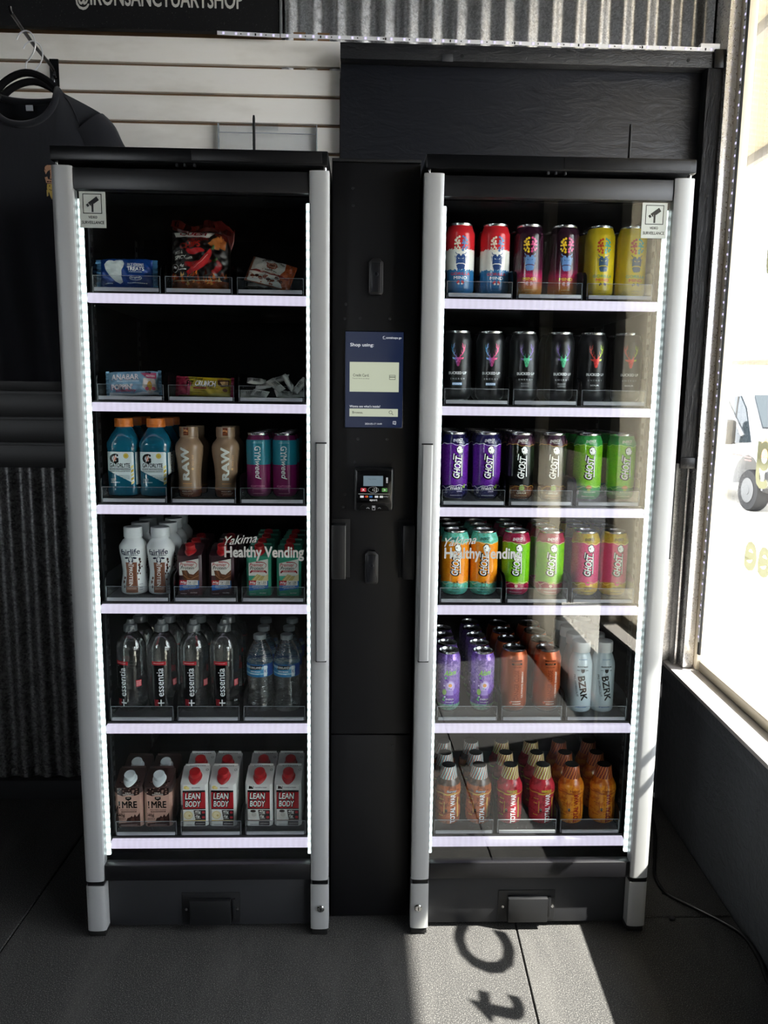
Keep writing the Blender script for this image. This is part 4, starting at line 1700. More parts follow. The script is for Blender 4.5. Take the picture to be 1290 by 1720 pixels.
stock(totalwar(('#b4603a', '#a8582e', '#5a4438'), ('#6fb0b8', '#d8d4c8', '#b0503a'), ('#eeeff2',), 'Sunny', '#8fc8d8', '#d8b25a', ('#5a4a58', 45, .55)),
      'drink_bottle', 'bottle', 'copper and blue wrapped bottle', 5, [.1949, .2713], RA, 3, .066, 'wrapped pre-workout bottles')
stock(totalwar(('#b02a3a', '#c02c3c', '#b42838'), ('#b8b04a', '#d8cfae', '#8a2430'), ('#eeeff2',), 'WARHEADS', '#c8d23a', '#d0a83a', ('#8a1c2c', 45, .5)),
      'drink_bottle', 'bottle', 'cherry red wrapped bottle', 5, [.3493, .4306], RA, 3, .066, 'wrapped pre-workout bottles')
stock(totalwar(('#d88a24', '#dc8a22', '#c8701e'), ('#8a3020', '#c87a3a', '#6a2418'), ('#8c1f1c',), 'Hawaii', '#7a2a1a', '#9a4a1e', ('#c06a1c', 45, .5)),
      'drink_bottle', 'bottle', 'orange wrapped bottle', 5, [.5038, .5848], RA, 3, .066, 'wrapped pre-workout bottles')


# ---- blue sports drink bottles
GB = [(0, .003, 3), (.029, .002, 3), (.0345, .006, 4), (.0358, .018, 4.5), (.0345, .0235, 4.5), (.0335, .026, 5), (.0335, .108, 5), (.0345, .112, 4.5), (.0358, .117, 4), (.0358, .126, 3.4), (.0290, .142, 2.5), (.0205, .1555, 2), (.0185, .158, 2), (.0185, .166, 2)]


def squircle_map(hx, p):
    def m(s, t, e):
        q = min(.999, abs(s) / hx)
        return (s, -(hx * (1 - q ** p) ** (1 / p)) - e, t)
    return m


def gator(root):
    b = bmesh.new()
    lathe(b, GB, 48, cap1=True)
    t = NT('blue_drink_bottle')
    t.set('#0f566e', .05, 0, .6)
    obj('body', b, t.m, root, sharp=40)
    b = bmesh.new()
    lathe(b, [(.0200, .1605), (.0208, .1608), (.0208, .1660), (.0204, .1665), (.0206, .1670), (.0206, .1775), (.0198, .1800), (0, .1803)], 64, flutes=.0005)
    obj('cap', b, P('cap_orange', '#d8772a', .4), root)
    w, k, g_ = '#d2dfe2', '#16181c', '#b8a23a'
    it = [pg([(-30, 105), (27, 105), (29, 103), (29, 36), (24, 36), (-30, 63)], w, 1),
          tx('G', -14, 90, 22, 20, k, .07), pg([(-13, 97), (-8, 92), (-12, 83), (-16, 86)], '#c86a4a', 4), ln([(-9, 98), (-16, 82)], 1.4, '#f0f0f0', 5),
          di(13, 96, 6, g_, 2, 20), di(13, 96, 5, '#d0bc6a', 3, 18), di(13, 96, 3.6, g_, 4, 16),
          tx('GATORLYTE', -1.5, 74.5, 9.5, 46, k, .035), frame(-24.5, 21.5, 63.2, 68, .8, k), tx('RAPID REHYDRATION', -1.5, 65.6, 2.4, 42, k, .01),
          scribble(-24, 21, 60.5, 1.4, k), scribble(-5, 20, 51, 1.5, '#6a8a92'), scribble(2, 20, 47.5, 1.5, '#6a8a92'), scribble(6, 20, 44, 1.5, '#6a8a92'),
          tx('GLACIER', -17, 43, 2.6, 12, w), tx('FREEZE', -17, 39.5, 2.6, 11, w), scribble(-23, -3, 35.5, 2, w)]
    it += [pg([(23, 72 - i * 9), (28.4, 76 - i * 9), (28.4, 70 - i * 9), (23, 66 - i * 9)], g_ if i % 2 else '#d8cf8a', 2) for i in range(5)]
    obj('print', printed('print', it, squircle_map(.0338, 5), .004), None, root)
    it = [rc(-26, 26, 30, 104, w, 1), tx('GATORLYTE', 0, 70, 14, 66, k, .03, 0, 90)] + [scribble(12, 24, 96 - i * 3.4, 1.4, k) for i in range(18)]
    for rot in (-90, 90):
        o = obj('side_print', printed('side_print', it, squircle_map(.0338, 5), .006), None, root, rot=(0, 0, math.radians(rot)))


stock(gator, 'drink_bottle', 'bottle', 'teal sports drink bottle, orange cap', 2, [-.5736, -.5005], ['by the shirt', 'by the tower'], 3, .074, 'teal sports drink bottles', jit=2, y0=.1120)

# ---- tan protein bottles
RB = [(0, .001), (.0235, .001), (.0262, .003), (.0268, .012), (.0268, .020), (.0258, .030), (.0255, .045), (.0275, .075), (.0312, .098), (.0322, .110), (.0318, .118), (.0290, .126), (.0225, .1335), (.0206, .1365), (.0206, .1395), (.0216, .1400), (.0216, .1595), (.0206, .1625), (0, .1630)]


def raw(root):
    b = bmesh.new()
    lathe(b, RB[:13], 40, cap1=False)
    obj('body', b, band('bottle_tan', [(0, '#5c2a18'), (.0180, '#8c745c')], rough=.22), root, sharp=50)
    b = bmesh.new()
    lathe(b, RB[12:-1], 40, cap0=False)
    cp = obj('wrapped_cap', b, P('wrap_tan', '#8a735c', .25), root)
    w, br = '#d3d9d4', '#5f2c18'
    it = [tx('RAW', -.5, 79, 18.5, 76, w, .075, 0, 90)]
    it += [tx('ISO FIT', 17, 87, 4.4, 26, '#c8986a', .01, 0, 90), di(16.5, 67, 3, '#c8a06a', 2, 12), rc(-10, 14, 31.5, 34.5, '#b88a5c', 2), scribble(-9, 14, 28.5, 1, '#b88a5c'),
           ln([(s, 21.5 + .03 * abs(s)) for s in range(-80, 81, 8)], 1.0, '#c88a5a', 2), tx('VANILLA LATTE', 0, 15.5, 2.6, 25, '#e0d0bc', .01), scribble(-12, 16, 11, 1.2, '#c8a48a'), scribble(-8, 14, 8, 1.2, '#c8a48a')]
    obj('print', printed('print', it, cyl_map(RB, .029), .0025, .004), None, root)
    it = [rc(-6, 6, 143.5, 161, br, 1), tx('30g', -.4, 153.6, 6, 11, '#d8945a', .02), scribble(-4.5, 4.5, 147.5, 1, '#b8744a')]
    obj('cap_print', printed('cap_print', it, cyl_map(RB, .0216), .002, .005), None, root)


stock(raw, 'drink_bottle', 'bottle', 'tan protein shake bottle', 2, [-.4252, -.3414], LA, 2, .068, 'tan protein bottles', rz=[-6, 6], jit=2, rows_by_col=[2, 2])


# ---- slim cyan and magenta cans
def gymweed(root):
    w = '#e4e8ea'
    it = [tx('GYM', 1, 105, 14, 32, w, .03, 0, -90), tx('weed', 2, 66, 13, 42, w, .02, .3, -90), tx('CANDY GRAPE', 1, 131, 2.4, 19, '#9ad0d8'), scribble(-11, 13, 128, 1, '#9ad0d8'), tx('ADAPTOGEN', 0, 29, 4.6, 34, '#c87aa0', .01), tx('ENERGY', 0, 23, 4, 22, '#c87aa0', .01), scribble(-12, 14, 12, 1.6, '#c87aa0')]
    can_parts(root, CAN12, band('can_cyan_magenta', [(0, '#7a1a58'), (.0780, '#1d8296'), (.1345, '#6a1a4e')], rough=.24, metal=.1), it)


stock(gymweed, 'beverage_can', 'can', 'slim cyan and magenta can', 2, [-.2657, -.2055], LA, 4, .061, 'slim cyan and magenta cans', jit=3)

# ---- white milk protein bottles
FB = [(0, .001), (.026, .001), (.0298, .004), (.0305, .010), (.0300, .022), (.0268, .045), (.0262, .055), (.0285, .078), (.0318, .100), (.0325, .110), (.0318, .1150), (.0240, .1270), (.0200, .1305), (.0195, .1360)]


def milk(root):
    b = bmesh.new()
    lathe(b, FB, 40, cap1=True)
    obj('body', b, P('bottle_milk_white', '#d5dadb', .25), root, sharp=50)
    b = bmesh.new()
    lathe(b, [(.0205, .1340), (.0213, .1345), (.0213, .1385), (.0209, .1390), (.0213, .1395), (.0213, .1555), (.0205, .1578), (0, .1580)], 72, flutes=.0004)
    obj('cap', b, P('cap_milk_white', '#cfd5d6', .4), root)
    nv, br, dk = '#151c3c', '#7a4a34', '#2c1612'
    it = [tx('fairlife', -1, 103.5, 13, 42, nv, .025, .0, 3), scribble(-17, 17, 95.5, 2, nv), rc(-13, 14, 6, 78, br, 1),
          tx('30g', 0, 71, 7, 14, '#e8e0d8', .01, 0, 0), tx('PROTEIN', -1, 44, 9, 46, '#f0ece6', .03, 0, -90), tx('MILK CHOCOLATE', 8.5, 46, 3.6, 42, '#452417', .01, 0, -90), scribble(-10, 11, 18, 1.4, '#d8c0b0'), scribble(-10, 11, 15, 1.4, '#d8c0b0'), scribble(-10, 8, 10, 1.2, '#40241a')]
    # cow head
    it += [di(0, 83, 5.6, nv, 2, 16, 9.5), di(0, 85.5, 3.4, '#d5dadb', 3, 14, 6), di(0, 76.8, 3.8, '#d8d4d8', 4, 14, 2.8), di(-9, 88.5, 4.6, nv, 2, 12, 2.4, 12), di(9, 88.5, 4.6, nv, 2, 12, 2.4, -12)]
    rr = random.Random(5)
    for s, t_, k in ((20, 84, 4.5), (22, 78, 4), (20, 71, 5), (21, 64, 5.5), (19, 57, 4.5), (16, 51, 3.5), (22, 50, 3), (17, 37, 3), (-18, 40, 4.5), (-20, 31, 5), (-17, 20, 4), (27, 66, 3)):
        it.append(pg([(s + k * .8 * math.cos(a) * rr.uniform(.6, 1.1), t_ + k * math.sin(a) * rr.uniform(.6, 1.1)) for a in [i * PI / 3 + .3 for i in range(6)]], rr.choice([dk, '#3c1e16', '#5a3526']), 2))
    it += [scribble(17, 27, 25, 1.2, nv), scribble(17, 25, 17, 1.6, nv), scribble(17, 25, 12, 1.6, nv)]
    obj('print', printed('print', it, cyl_map(FB, .029), .003, .005), None, root)


stock(milk, 'drink_bottle', 'bottle', 'white milk protein bottle', 3, [-.5611, -.4978], LA, 4, .067, 'white milk protein bottles', jit=4)


# ---- cartons with slanted tops
def carton(root, w, d, hf, hb, bodymat, capmat, capr, caph, items, topitems=None, flange=None, cw=.006, capy=.42):
    """prism carton: front edge hf high, rear hb high, chamfered corners; cap on the slant"""
    b = bmesh.new()
    hw, hd = w / 2, d / 2
    c = cw

    def ring(z, hz=None, gr=0.0):
        pts = [(-hw + c, -hd), (hw - c, -hd), (hw, -hd + c), (hw, hd - c), (hw - c, hd), (-hw + c, hd), (-hw, hd - c), (-hw, -hd + c)]
        out = []
        for x, y in pts:
            zz = z
            if hz is not None:
                zz = hf + (hb - hf) * (y + hd) / d
            out.append(b.verts.new((x * (1 - gr), y * (1 - gr), zz)))
        return out
    r0, r1, r2 = ring(0.0), ring(.004), ring(0, True)
    for a, q in ((r0, r1), (r1, r2)):
        for i in range(8):
            b.faces.new((a[i], a[(i + 1) % 8], q[(i + 1) % 8], q[i]))
    b.faces.new(list(reversed(r0)))
    b.faces.new(r2)
    bevel_bm(b, [e for e in b.edges if all(v in r2 for v in e.verts)], .0012, 2)
    bmesh.ops.recalc_face_normals(b, faces=b.faces)
    obj('body', b, bodymat, root, sharp=30)
    # crimped seam across the top
    ang = math.atan2(hb - hf, d)
    b = bmesh.new()
    box(b, -hw + .004, hw - .004, hd - .006, hd - .0045, hb - .004, hb + .0025, .0003)
    obj('top_seam', b, bodymat, root)
    cy = -hd + d * capy
    cz = hf + (hb - hf) * capy
    b = bmesh.new()
    lathe(b, [(capr * 1.24, -.0005), (capr * 1.20, .0012), (capr * 1.08, .0030), (capr * 1.02, .0050)], 32, cap0=False, sy=1.0)
    if flange:
        for v in b.verts:
            if v.co.y < 0 and v.co.z < .004:
                v.co.y *= flange
                v.co.x *= 1 - .25 * min(1, abs(v.co.y) / (capr * 1.24 * flange)) ** 2
    sp = obj('spout', b, capmat, root, loc=(0, cy, cz), rot=(ang, 0, 0))
    b = bmesh.new()
    lathe(b, [(capr * .98, .0045), (capr, .0055), (capr, .004 + caph), (capr * .94, .0055 + caph), (capr * .80, .0058 + caph), (capr * .76, .0050 + caph), (0, .0050 + caph)], 64, flutes=.0004)
    obj('cap', b, capmat, sp)
    hh = hf - .0008

    def fm(s, t, e):
        if t <= hh:
            x = max(-hw, min(hw, s))
            q = max(0, abs(x) - (hw - c))
            return (x + (e * .7 if q and x > 0 else -e * .7 if q else 0), -hd + q - e * (.7 if q else 1), t)
        dd = t - hh
        return (s, -hd + dd * math.cos(ang) - e * math.sin(ang) + .0004, hf + dd * math.sin(ang) + e * math.cos(ang) + .0002)
    obj('print', printed('print', items, fm, w - 2 * c if False else None), None, root)


def premier(choc):
    def build(root):
        red, w = '#a01a22', '#d6d6d0'
        base = '#3a1820' if choc else '#2f8f74'
        it = []
        W2 = 28.5
        it.append(pg([(-22.5, 78), (22.5, 88), (22.5, 48), (-22.5, 48)], w, 1))
        it.append(tx('Premier', -4, 74, 8.4, 33, red if choc else '#b02028', .02, .2))
        it.append(tx('Protein', -4, 66.2, 8.0, 31, '#2a2426', .02, .2))
        it.append(ln([(-6, 80), (6, 80.5), (14, 79), (18.5, 75), (17, 69), (11, 64)], 2.6, red, 2, .5))
        if choc:
            it += [pg([(-17, 60), (-4, 60), (4, 45), (6, 36), (-12, 36)], '#5a3a26', 2), pg([(-12, 60), (-8, 60), (0, 38), (-5, 38)], '#7c5032', 3), pg([(0, 52), (10, 50), (22.5, 62), (22.5, 36), (-2, 36)], '#6a4630', 2), ln([(-14, 50), (-6, 42), (4, 39), (22, 48)], 1.4, '#a87a58', 3), ln([(2, 46), (12, 44), (22, 56)], 1.2, '#8a5c3e', 3)]
        else:
            it += [rc(-17, 17, 56.5, 61, '#a8242c', 2), pg([(-19.5, 58), (-16, 60.5), (-16, 55), (-19.5, 53.5)], '#7c1a22', 2), pg([(19.5, 58), (16, 60.5), (16, 55), (19.5, 53.5)], '#7c1a22', 2), tx('BAKE SHOP', 0, 58.7, 2.6, 26, '#ecd8d4', .01, lay=4),
                   pg([(-16, 38), (-3, 52), (14, 46), (6, 34), (-14, 34)], '#b8a468', 2), ln([(-12, 37), (0, 51)], .8, '#e8dcae', 3), ln([(-5, 35), (7, 48.5)], .8, '#e8dcae', 3), pg([(8, 44), (22.5, 52), (22.5, 36), (6, 36)], '#cfc398', 2)]
        it += [pg([(-22.5, 26), (22.5, 26), (22.5, 34), (22.5, 36), (-22.5, 33)], '#2a68b0', 2), pg([(-22.5, 11.5), (22.5, 18), (22.5, 34), (-22.5, 29)], '#2a68b0', 2), pg([(-22.5, 36.5), (-4, 36.5), (-6.5, 25), (-22.5, 25)], '#a8202a', 3), pg([(-5, 36.5), (20, 36.5), (20, 25), (-7, 25)], '#dadad4', 3),
               tx('30g', -14, 31, 6.4, 15, '#f0f0ee', .02, .2, 0, 4), tx('1g', 1, 32, 5.4, 7, '#1c1c1e', .01, .2, 0, 4), tx('25', 13.5, 32, 5.4, 8, '#1c1c1e', .01, .2, 0, 4), scribble(-3, 5, 27.2, 1, '#1c1c1e', 4), scribble(9, 17, 27.2, 1, '#1c1c1e', 4), scribble(-21, -8, 26.4, 1, '#f0d0d0', 4), ln([(7.4, 26.5), (7.4, 35.5)], .4, '#1c1c1e', 4),
               tx('ENERGY & IMMUNE' if choc else 'IMMUNE HEALTH', 0, 20.5, 3.2, 30, '#d8e4f0', .015, lay=4), scribble(-14, 14, 23.5, 1, '#b8d0e8', 4), scribble(-12, 12, 17.6, 1, '#b8d0e8', 4),
               tx('chocolate' if choc else 'cake batter', 10, 7, 3.4, 16, '#d8ccd0', .01, lay=4), scribble(-20, -6, 4.5, 1.8, '#b8a8b0', 4)]
        carton(root, .0570, .0570, .0945, .1130, P('carton_' + ('plum' if choc else 'teal'), base, .3), P('cap_red', '#a8181e', .35), .0112, .0115, it, flange=1.75, cw=.006, capy=.40)
    return build


stock(premier(True), 'drink_carton', 'carton', 'chocolate brown protein carton', 3, [-.4266, -.3525], LA, 3, .064, 'red capped protein cartons', jit=2)
stock(premier(False), 'drink_carton', 'carton', 'teal protein carton, cake picture', 3, [-.2656, -.1960], LA, 4, .064, 'red capped protein cartons', jit=2)


def mre(root):
    pk, dk = '#b08a7c', '#2c1a18'
    it = [pg([(-26.5, 100), (26.5, 100), (26.5, 84), (16, 80), (0, 82), (-14, 79), (-26.5, 84)], dk, 1)]
    rr = random.Random(9)
    for k in range(40):
        s, t_ = rr.uniform(-26, 24), rr.uniform(82, 140)
        it.append(rc(s, s + rr.uniform(2, 5), t_, t_ + rr.uniform(1.5, 3.5), rr.choice(['#a58478', '#4a2e2a', '#1c1010', '#8a6a60']), 2))
    it += [tx('MILK', 0, 87, 3.2, 14, '#e8dcd4', .02, lay=4), tx('CHOCOLATE', 0, 83, 3.4, 26, '#e8dcd4', .02, lay=4), pg([(-7, 77), (7, 77), (7, 71), (0, 67), (-7, 71)], '#15100f', 3), tx('NEW', 0, 74, 3, 8, '#e0d0c8', .02, lay=4),
           tx('MRE', 2, 57, 18, 36, '#15100f', .045), pg([(-24, 66), (-20.5, 66), (-21, 54), (-23.5, 54)], '#15100f', 2), rc(-23.6, -20.8, 48, 51.5, '#15100f', 2), tx('PROTEIN SHAKE', 0, 43.5, 3.2, 38, '#2c1a18', .01), rc(-18, 18, 37, 40, '#2c1a18', 2), scribble(-16, 16, 38.5, 1.2, '#b08a7c', 4),
           tx('40g', -18, 29, 9, 15, '#20120f', .03), frame(-26, -10.5, 23.5, 35, .6, '#20120f'), scribble(-26, -8, 20, 1.8, '#2c1a18'), scribble(-26, -8, 14, 1.4, '#2c1a18'),
           pg([(-8, 12), (-4, 22), (3, 24), (6, 28), (10, 24), (14, 32), (18, 25), (26, 36), (26.5, 12)], '#3a211c', 2), pg([(2, 13), (6, 22), (12, 23), (14, 13)], '#5a372e', 3), pg([(15, 13), (17, 22), (23, 24), (24, 13)], '#4a2a24', 3), pg([(-26.5, 1), (26.5, 1), (26.5, 13), (-26.5, 9)], '#4a322e', 2), scribble(-20, 20, 4, 1.4, '#c0a8a0', 4)]
    carton(root, .0660, .0600, .1010, .1270, band('carton_pink_brown', [(0, '#b08a7c'), (.086, '#34201d')], rough=.35, jag=.004), P('cap_pale', '#c4ccce', .35), .0135, .0110, it, flange=1.6, cw=.006, capy=.42)


stock(mre, 'drink_carton', 'carton', 'pink and brown shake carton', 5, [-.5876, -.5170], LA, 2, .068, 'pink and brown shake cartons', jit=2)


def lean(ban):
    def build(root):
        red, k, w = '#a81c24', '#17171a', '#d9dad6'
        it = [pg([(-27, 93), (27, 91), (27, 46), (-27, 46)], red, 1), rc(-27, 27, 88.5, 90.5, k, 2), rc(-27, 27, 44, 46.2, k, 2), pg([(-27, 93.5), (27, 93.5), (27, 90.4), (-27, 90.4)], k, 2),
              tx('LEAN', -3, 78.5, 17, 39, k, .10, .12, 0, 3, grow=1), tx('LEAN', -3, 78.5, 15.5, 37, '#ecece8', .03, .12, 0, 4), tx('BODY', -3, 58.5, 17, 39, k, .10, .12, 0, 3, grow=1), tx('BODY', -3, 58.5, 15.5, 37, '#ecece8', .03, .12, 0, 4),
              pg([(-2, 42), (27, 42), (27, 16), (2, 16)], '#2a2426', 2), tx('40g', 8, 37, 7.5, 15, '#e8e6e2', .03, .15, 0, 4), scribble(1, 15, 32, 1.6, '#d8d6d2', 4), tx('0g', 8, 25.5, 7.5, 10, '#e8e6e2', .03, .15, 0, 4), scribble(1, 15, 20.5, 1.6, '#d8d6d2', 4), rc(18, 25, 20, 26, '#b83038', 4), rc(18, 25, 33, 39, '#b83038', 4),
              scribble(-22, 22, 4, 1.6, '#4a4a4c', 4), rc(0, 26, 1.5, 12.5, '#2a2426', 3), scribble(3, 24, 7, 1.6, '#c8c6c2', 4), tx('BANANAS' if ban else 'COOKIES & CREAM', 5, 100.5, 3.4, 20 if ban else 30, '#2a2426', .02)]
        if ban:
            it += [di(-15, 29, 11, '#cfc092', 3, 18), di(-15, 29, 8, '#ddd2a8', 4, 16), di(-12, 28, 3, '#bca870', 5, 10), rc(-27, 27, 13, 15.5, '#c8a83a', 2), tx('BANANA', 0, 14.2, 2.2, 16, '#3a3010', .02, lay=4), di(-19, 101, 5.5, '#d8c06a', 2, 14, 4.5), di(-15, 99.5, 4.5, '#e2d08a', 3, 14, 3.8)]
        else:
            it += [di(-15, 28, 10.5, '#cfccc6', 3, 18), di(-12, 30, 6, '#b8b4ae', 4, 14), di(-14, 39, 7, '#2a1a16', 4, 14, 3.5), rc(-27, 27, 13, 15.5, '#7a5a48', 2), pg([(-24, 97), (-13, 97), (-12, 104), (-17, 107), (-23, 104)], '#201614', 2), di(-18, 101, 3, '#3c2a26', 3, 10)]
        carton(root, .0660, .0600, .1070, .1330, P('carton_white', '#d2d3d0', .35), P('cap_red', '#a8181e', .35), .0135, .0120, it, flange=1.6, cw=.006, capy=.42)
        hb, hf, d = .133, .107, .06
        ang = math.atan2(hb - hf, d)
        e2 = [scribble(-18, 20, 12, 2.6, '#7a7a78'), di(26, 0, 3.5, '#4a4a4a', 1, 12), di(26, 0, 2.6, '#d2d3d0', 2, 12)]
        o = obj('top_print', printed('top_print', e2, lambda s, t, e: (s, t, .0002 + e)), None, root, loc=(0, .012, hf + (hb - hf) * .70), rot=(ang, 0, 0))
    return build


stock(lean(True), 'drink_carton', 'carton', 'white red carton with banana picture', 5, [-.4295, -.3598], ['by the shirt', 'by the tower'], 2, .068, 'red and white shake cartons', jit=2)
stock(lean(False), 'drink_carton', 'carton', 'white red carton with cookie picture', 5, [-.2714, -.2010], ['by the shirt', 'by the tower'], 2, .068, 'red and white shake cartons', jit=2)

# ---- water bottles
EB = [(0, .004), (.020, .001), (.030, .004), (.0335, .012), (.0345, .022), (.0345, .152), (.0338, .162), (.0290, .176), (.0200, .190), (.0140, .1955), (.0130, .1980)]


def essentia(root):
    b = bmesh.new()
    lathe(b, EB, 40, cap1=True)
    obj('body', b, clear_plastic('clear_water_bottle', (.93, .95, .95)), root, sharp=50)
    b = bmesh.new()
    lathe(b, [(.0165, .1960), (.0165, .2090), (.0150, .2120), (.0105, .2135), (.0080, .2200), (.0075, .2240), (0, .2242)], 40, flutes=.0006)
    obj('cap', b, P('sport_cap_smoke', '#565b5c', .2), root)
    k, red = '#0a0a0c', '#a8202c'
    it = [rc(-17, 13, 14, 128, k, 1), rc(-17, 17, 121, 130, red, 2), scribble(-12, 12, 125.5, 1.6, '#e8b0b0', 4),
          tx('essentia', 3, 79, 15, 70, '#e4e6e8', .01, 0, 90, 4), scribble(0, 1, 0, .5, k, 1), tx('9.5 pH overachieving H2O', 11, 79, 2.6, 64, '#9a9ca0', 0, 0, 90, 4),
          ]
    it += [rc(2.2, 5.0, 19, 36, '#e4e6e8', 4), rc(-3.5, 11, 26, 29, '#e4e6e8', 4), rc(-12.5, -9.8, 20, 36, red, 3), rc(-8.6, -6, 20, 36, red, 3), rc(-4.8, -2.4, 20, 36, red, 3), rc(-12.5, -2.4, 27, 29.5, red, 3)]
    it += [rc(34, 48, 66, 82, red, 2)] + [scribble(35, 47, 79 - i * 3.4, 1.5, '#e8c0c0', 3) for i in range(4)]
    obj('print', printed('print', it, cyl_map(EB, .0345), .003, .006), None, root)


stock(essentia, 'water_bottle', 'bottle', 'clear bottle with black label', 4, [-.5754, -.5021, -.4264, -.3535], ['nearest the shirt', 'second from the shirt', 'third from the shirt', 'nearest the plain bottles'], 3, .073, 'black labelled water bottles', jit=3, rear=150, rz=[-24, -4, -8, -8])
KB = [(0, .003), (.021, .001), (.029, .004), (.0315, .012), (.0310, .020), (.0300, .024), (.0315, .030), (.0295, .036), (.0312, .044), (.0290, .052), (.0308, .060), (.0290, .068), (.0308, .076), (.0300, .084), (.0315, .090), (.0315, .122), (.0312, .128), (.0290, .140), (.0220, .158), (.0150, .170), (.0128, .1745), (.0128, .1770)]


def kirk(root):
    b = bmesh.new()
    lathe(b, KB, 40, cap1=True)
    obj('body', b, clear_plastic('ribbed_water_bottle', (.95, .97, .97), (70, 70, 160)), root, sharp=50)
    b = bmesh.new()
    lathe(b, [(.0148, .1765), (.0150, .1860), (.0142, .1878), (0, .1880)], 48, flutes=.0004)
    obj('cap', b, P('cap_frost', '#7c8486', .35), root)
    b = bmesh.new()
    lathe(b, [(.0318, .0905), (.0319, .1215)], 40, cap0=False, cap1=False)
    obj('label_sleeve', b, band('label_blue', [(0, '#2f78a8'), (.096, '#7fb8d0'), (.100, '#3f88b4'), (.110, '#9cc4d4'), (.1155, '#2a5f94')], jag=.003), root)
    prof = [(.0320, .085), (.0320, .125)]
    it = [pg([(-20, 108), (10, 110), (12, 119), (-18, 118)], '#16181c', 2), tx('KIRKLAND', -4, 113.8, 5.2, 28, '#e4e8ea', .02, 0, 2, 4), scribble(-16, 8, 104, 2, '#e4eef4', 4), scribble(-18, 4, 98, 1.8, '#e4eef4', 4), rc(16, 24, 92, 118, '#d8e4ea', 2), rc(26, 60, 92, 120, '#27458c', 2), tx('K', 20, 105, 8, 5, '#27458c', .02, lay=4)]
    obj('print', printed('print', it, cyl_map(prof, .032), .003), None, root)


stock(kirk, 'water_bottle', 'bottle', 'clear bottle with blue band', 4, [-.2688, -.2041], LA, 3, .067, 'blue banded water bottles', jit=8)


# ---- bags and bars
def pillow(name, w, h, d, seed, nx=36, nz=26, px=2.2, crumple=.0016, wave=0.0, pinch=.0, sharp=70):
    rr = random.Random(seed)
    ph = [rr.uniform(0, 6.28) for _ in range(8)]

    def dep(s, t):
        u, v = min(1, abs(2 * s / w)), min(1, abs(2 * t / h))
        return d / 2 * ((1 - u ** px) ** .62) * ((1 - v ** px) ** .62)

    def wr(s, t):
        return crumple * (math.sin(s * 210 + ph[0] + 60 * t) * math.sin(t * 170 + ph[1]) + .5 * math.sin(s * 330 + t * 260 + ph[2]) + .4 * math.sin(t * 330 - s * 150 + ph[3]))

    def fm(s, t, e):
        q = dep(s, t)
        return (s, -q + wr(s, t) * min(1, q / .004) + wave * math.sin(s * 60 + ph[4]) - e * 6, t)
    b = bmesh.new()
    F, B = [], []
    for j in range(nz + 1):
        t_ = -h / 2 + h * j / nz
        rf, rb = [], []
        for i in range(nx + 1):
            s = -w / 2 + w * i / nx
            k = 1 - pinch * (1 - min(1, (w / 2 - abs(s)) / (w * .12)))
            p = fm(s, t_, 0)
            rf.append(b.verts.new((p[0], p[1] - .0003, p[2] * k)))
            rb.append(b.verts.new((p[0], -p[1] + .0003, p[2] * k)))
        F.append(rf)
        B.append(rb)
    for j in range(nz):
        for i in range(nx):
            b.faces.new((F[j][i], F[j][i + 1], F[j + 1][i + 1], F[j + 1][i]))
            b.faces.new((B[j][i + 1], B[j][i], B[j + 1][i], B[j + 1][i + 1]))
    for j in range(nz):
        b.faces.new((F[j][0], F[j + 1][0], B[j + 1][0], B[j][0]))
        b.faces.new((F[j + 1][nx], F[j][nx], B[j][nx], B[j + 1][nx]))
    for i in range(nx):
        b.faces.new((F[0][i + 1], F[0][i], B[0][i], B[0][i + 1]))
        b.faces.new((F[nz][i], F[nz][i + 1], B[nz][i + 1], B[nz][i]))
    return b, fm


def foil(name, base, rough=.25):
    return P(name, base, rough, .25, .6)


def fins(root, w, h, mat, n=26, dep=.010):
    """crimped, saw-toothed ends of a flow wrapper"""
    for sg in (-1, 1):
        b = bmesh.new()
        a = []
        for i in range(n + 1):
            z = -h / 2 + h * i / n
            o = dep + (.0012 if i % 2 else 0)
            y = .0006 * math.sin(i * 1.3)
            a.append((b.verts.new((sg * (w / 2 - .001), y - .0004, z)), b.verts.new((sg * (w / 2 + o), y * 3 - .0004, z)), b.verts.new((sg * (w / 2 - .001), y + .0004, z)), b.verts.new((sg * (w / 2 + o), y * 3 + .0004, z))))
        for p, q in zip(a, a[1:]):
            b.faces.new((p[0], p[1], q[1], q[0]))
            b.faces.new((p[2], q[2], q[3], p[3]))
            b.faces.new((p[1], p[3], q[3], q[1]))
        obj('crimped_end', b, mat, root, sharp=80)


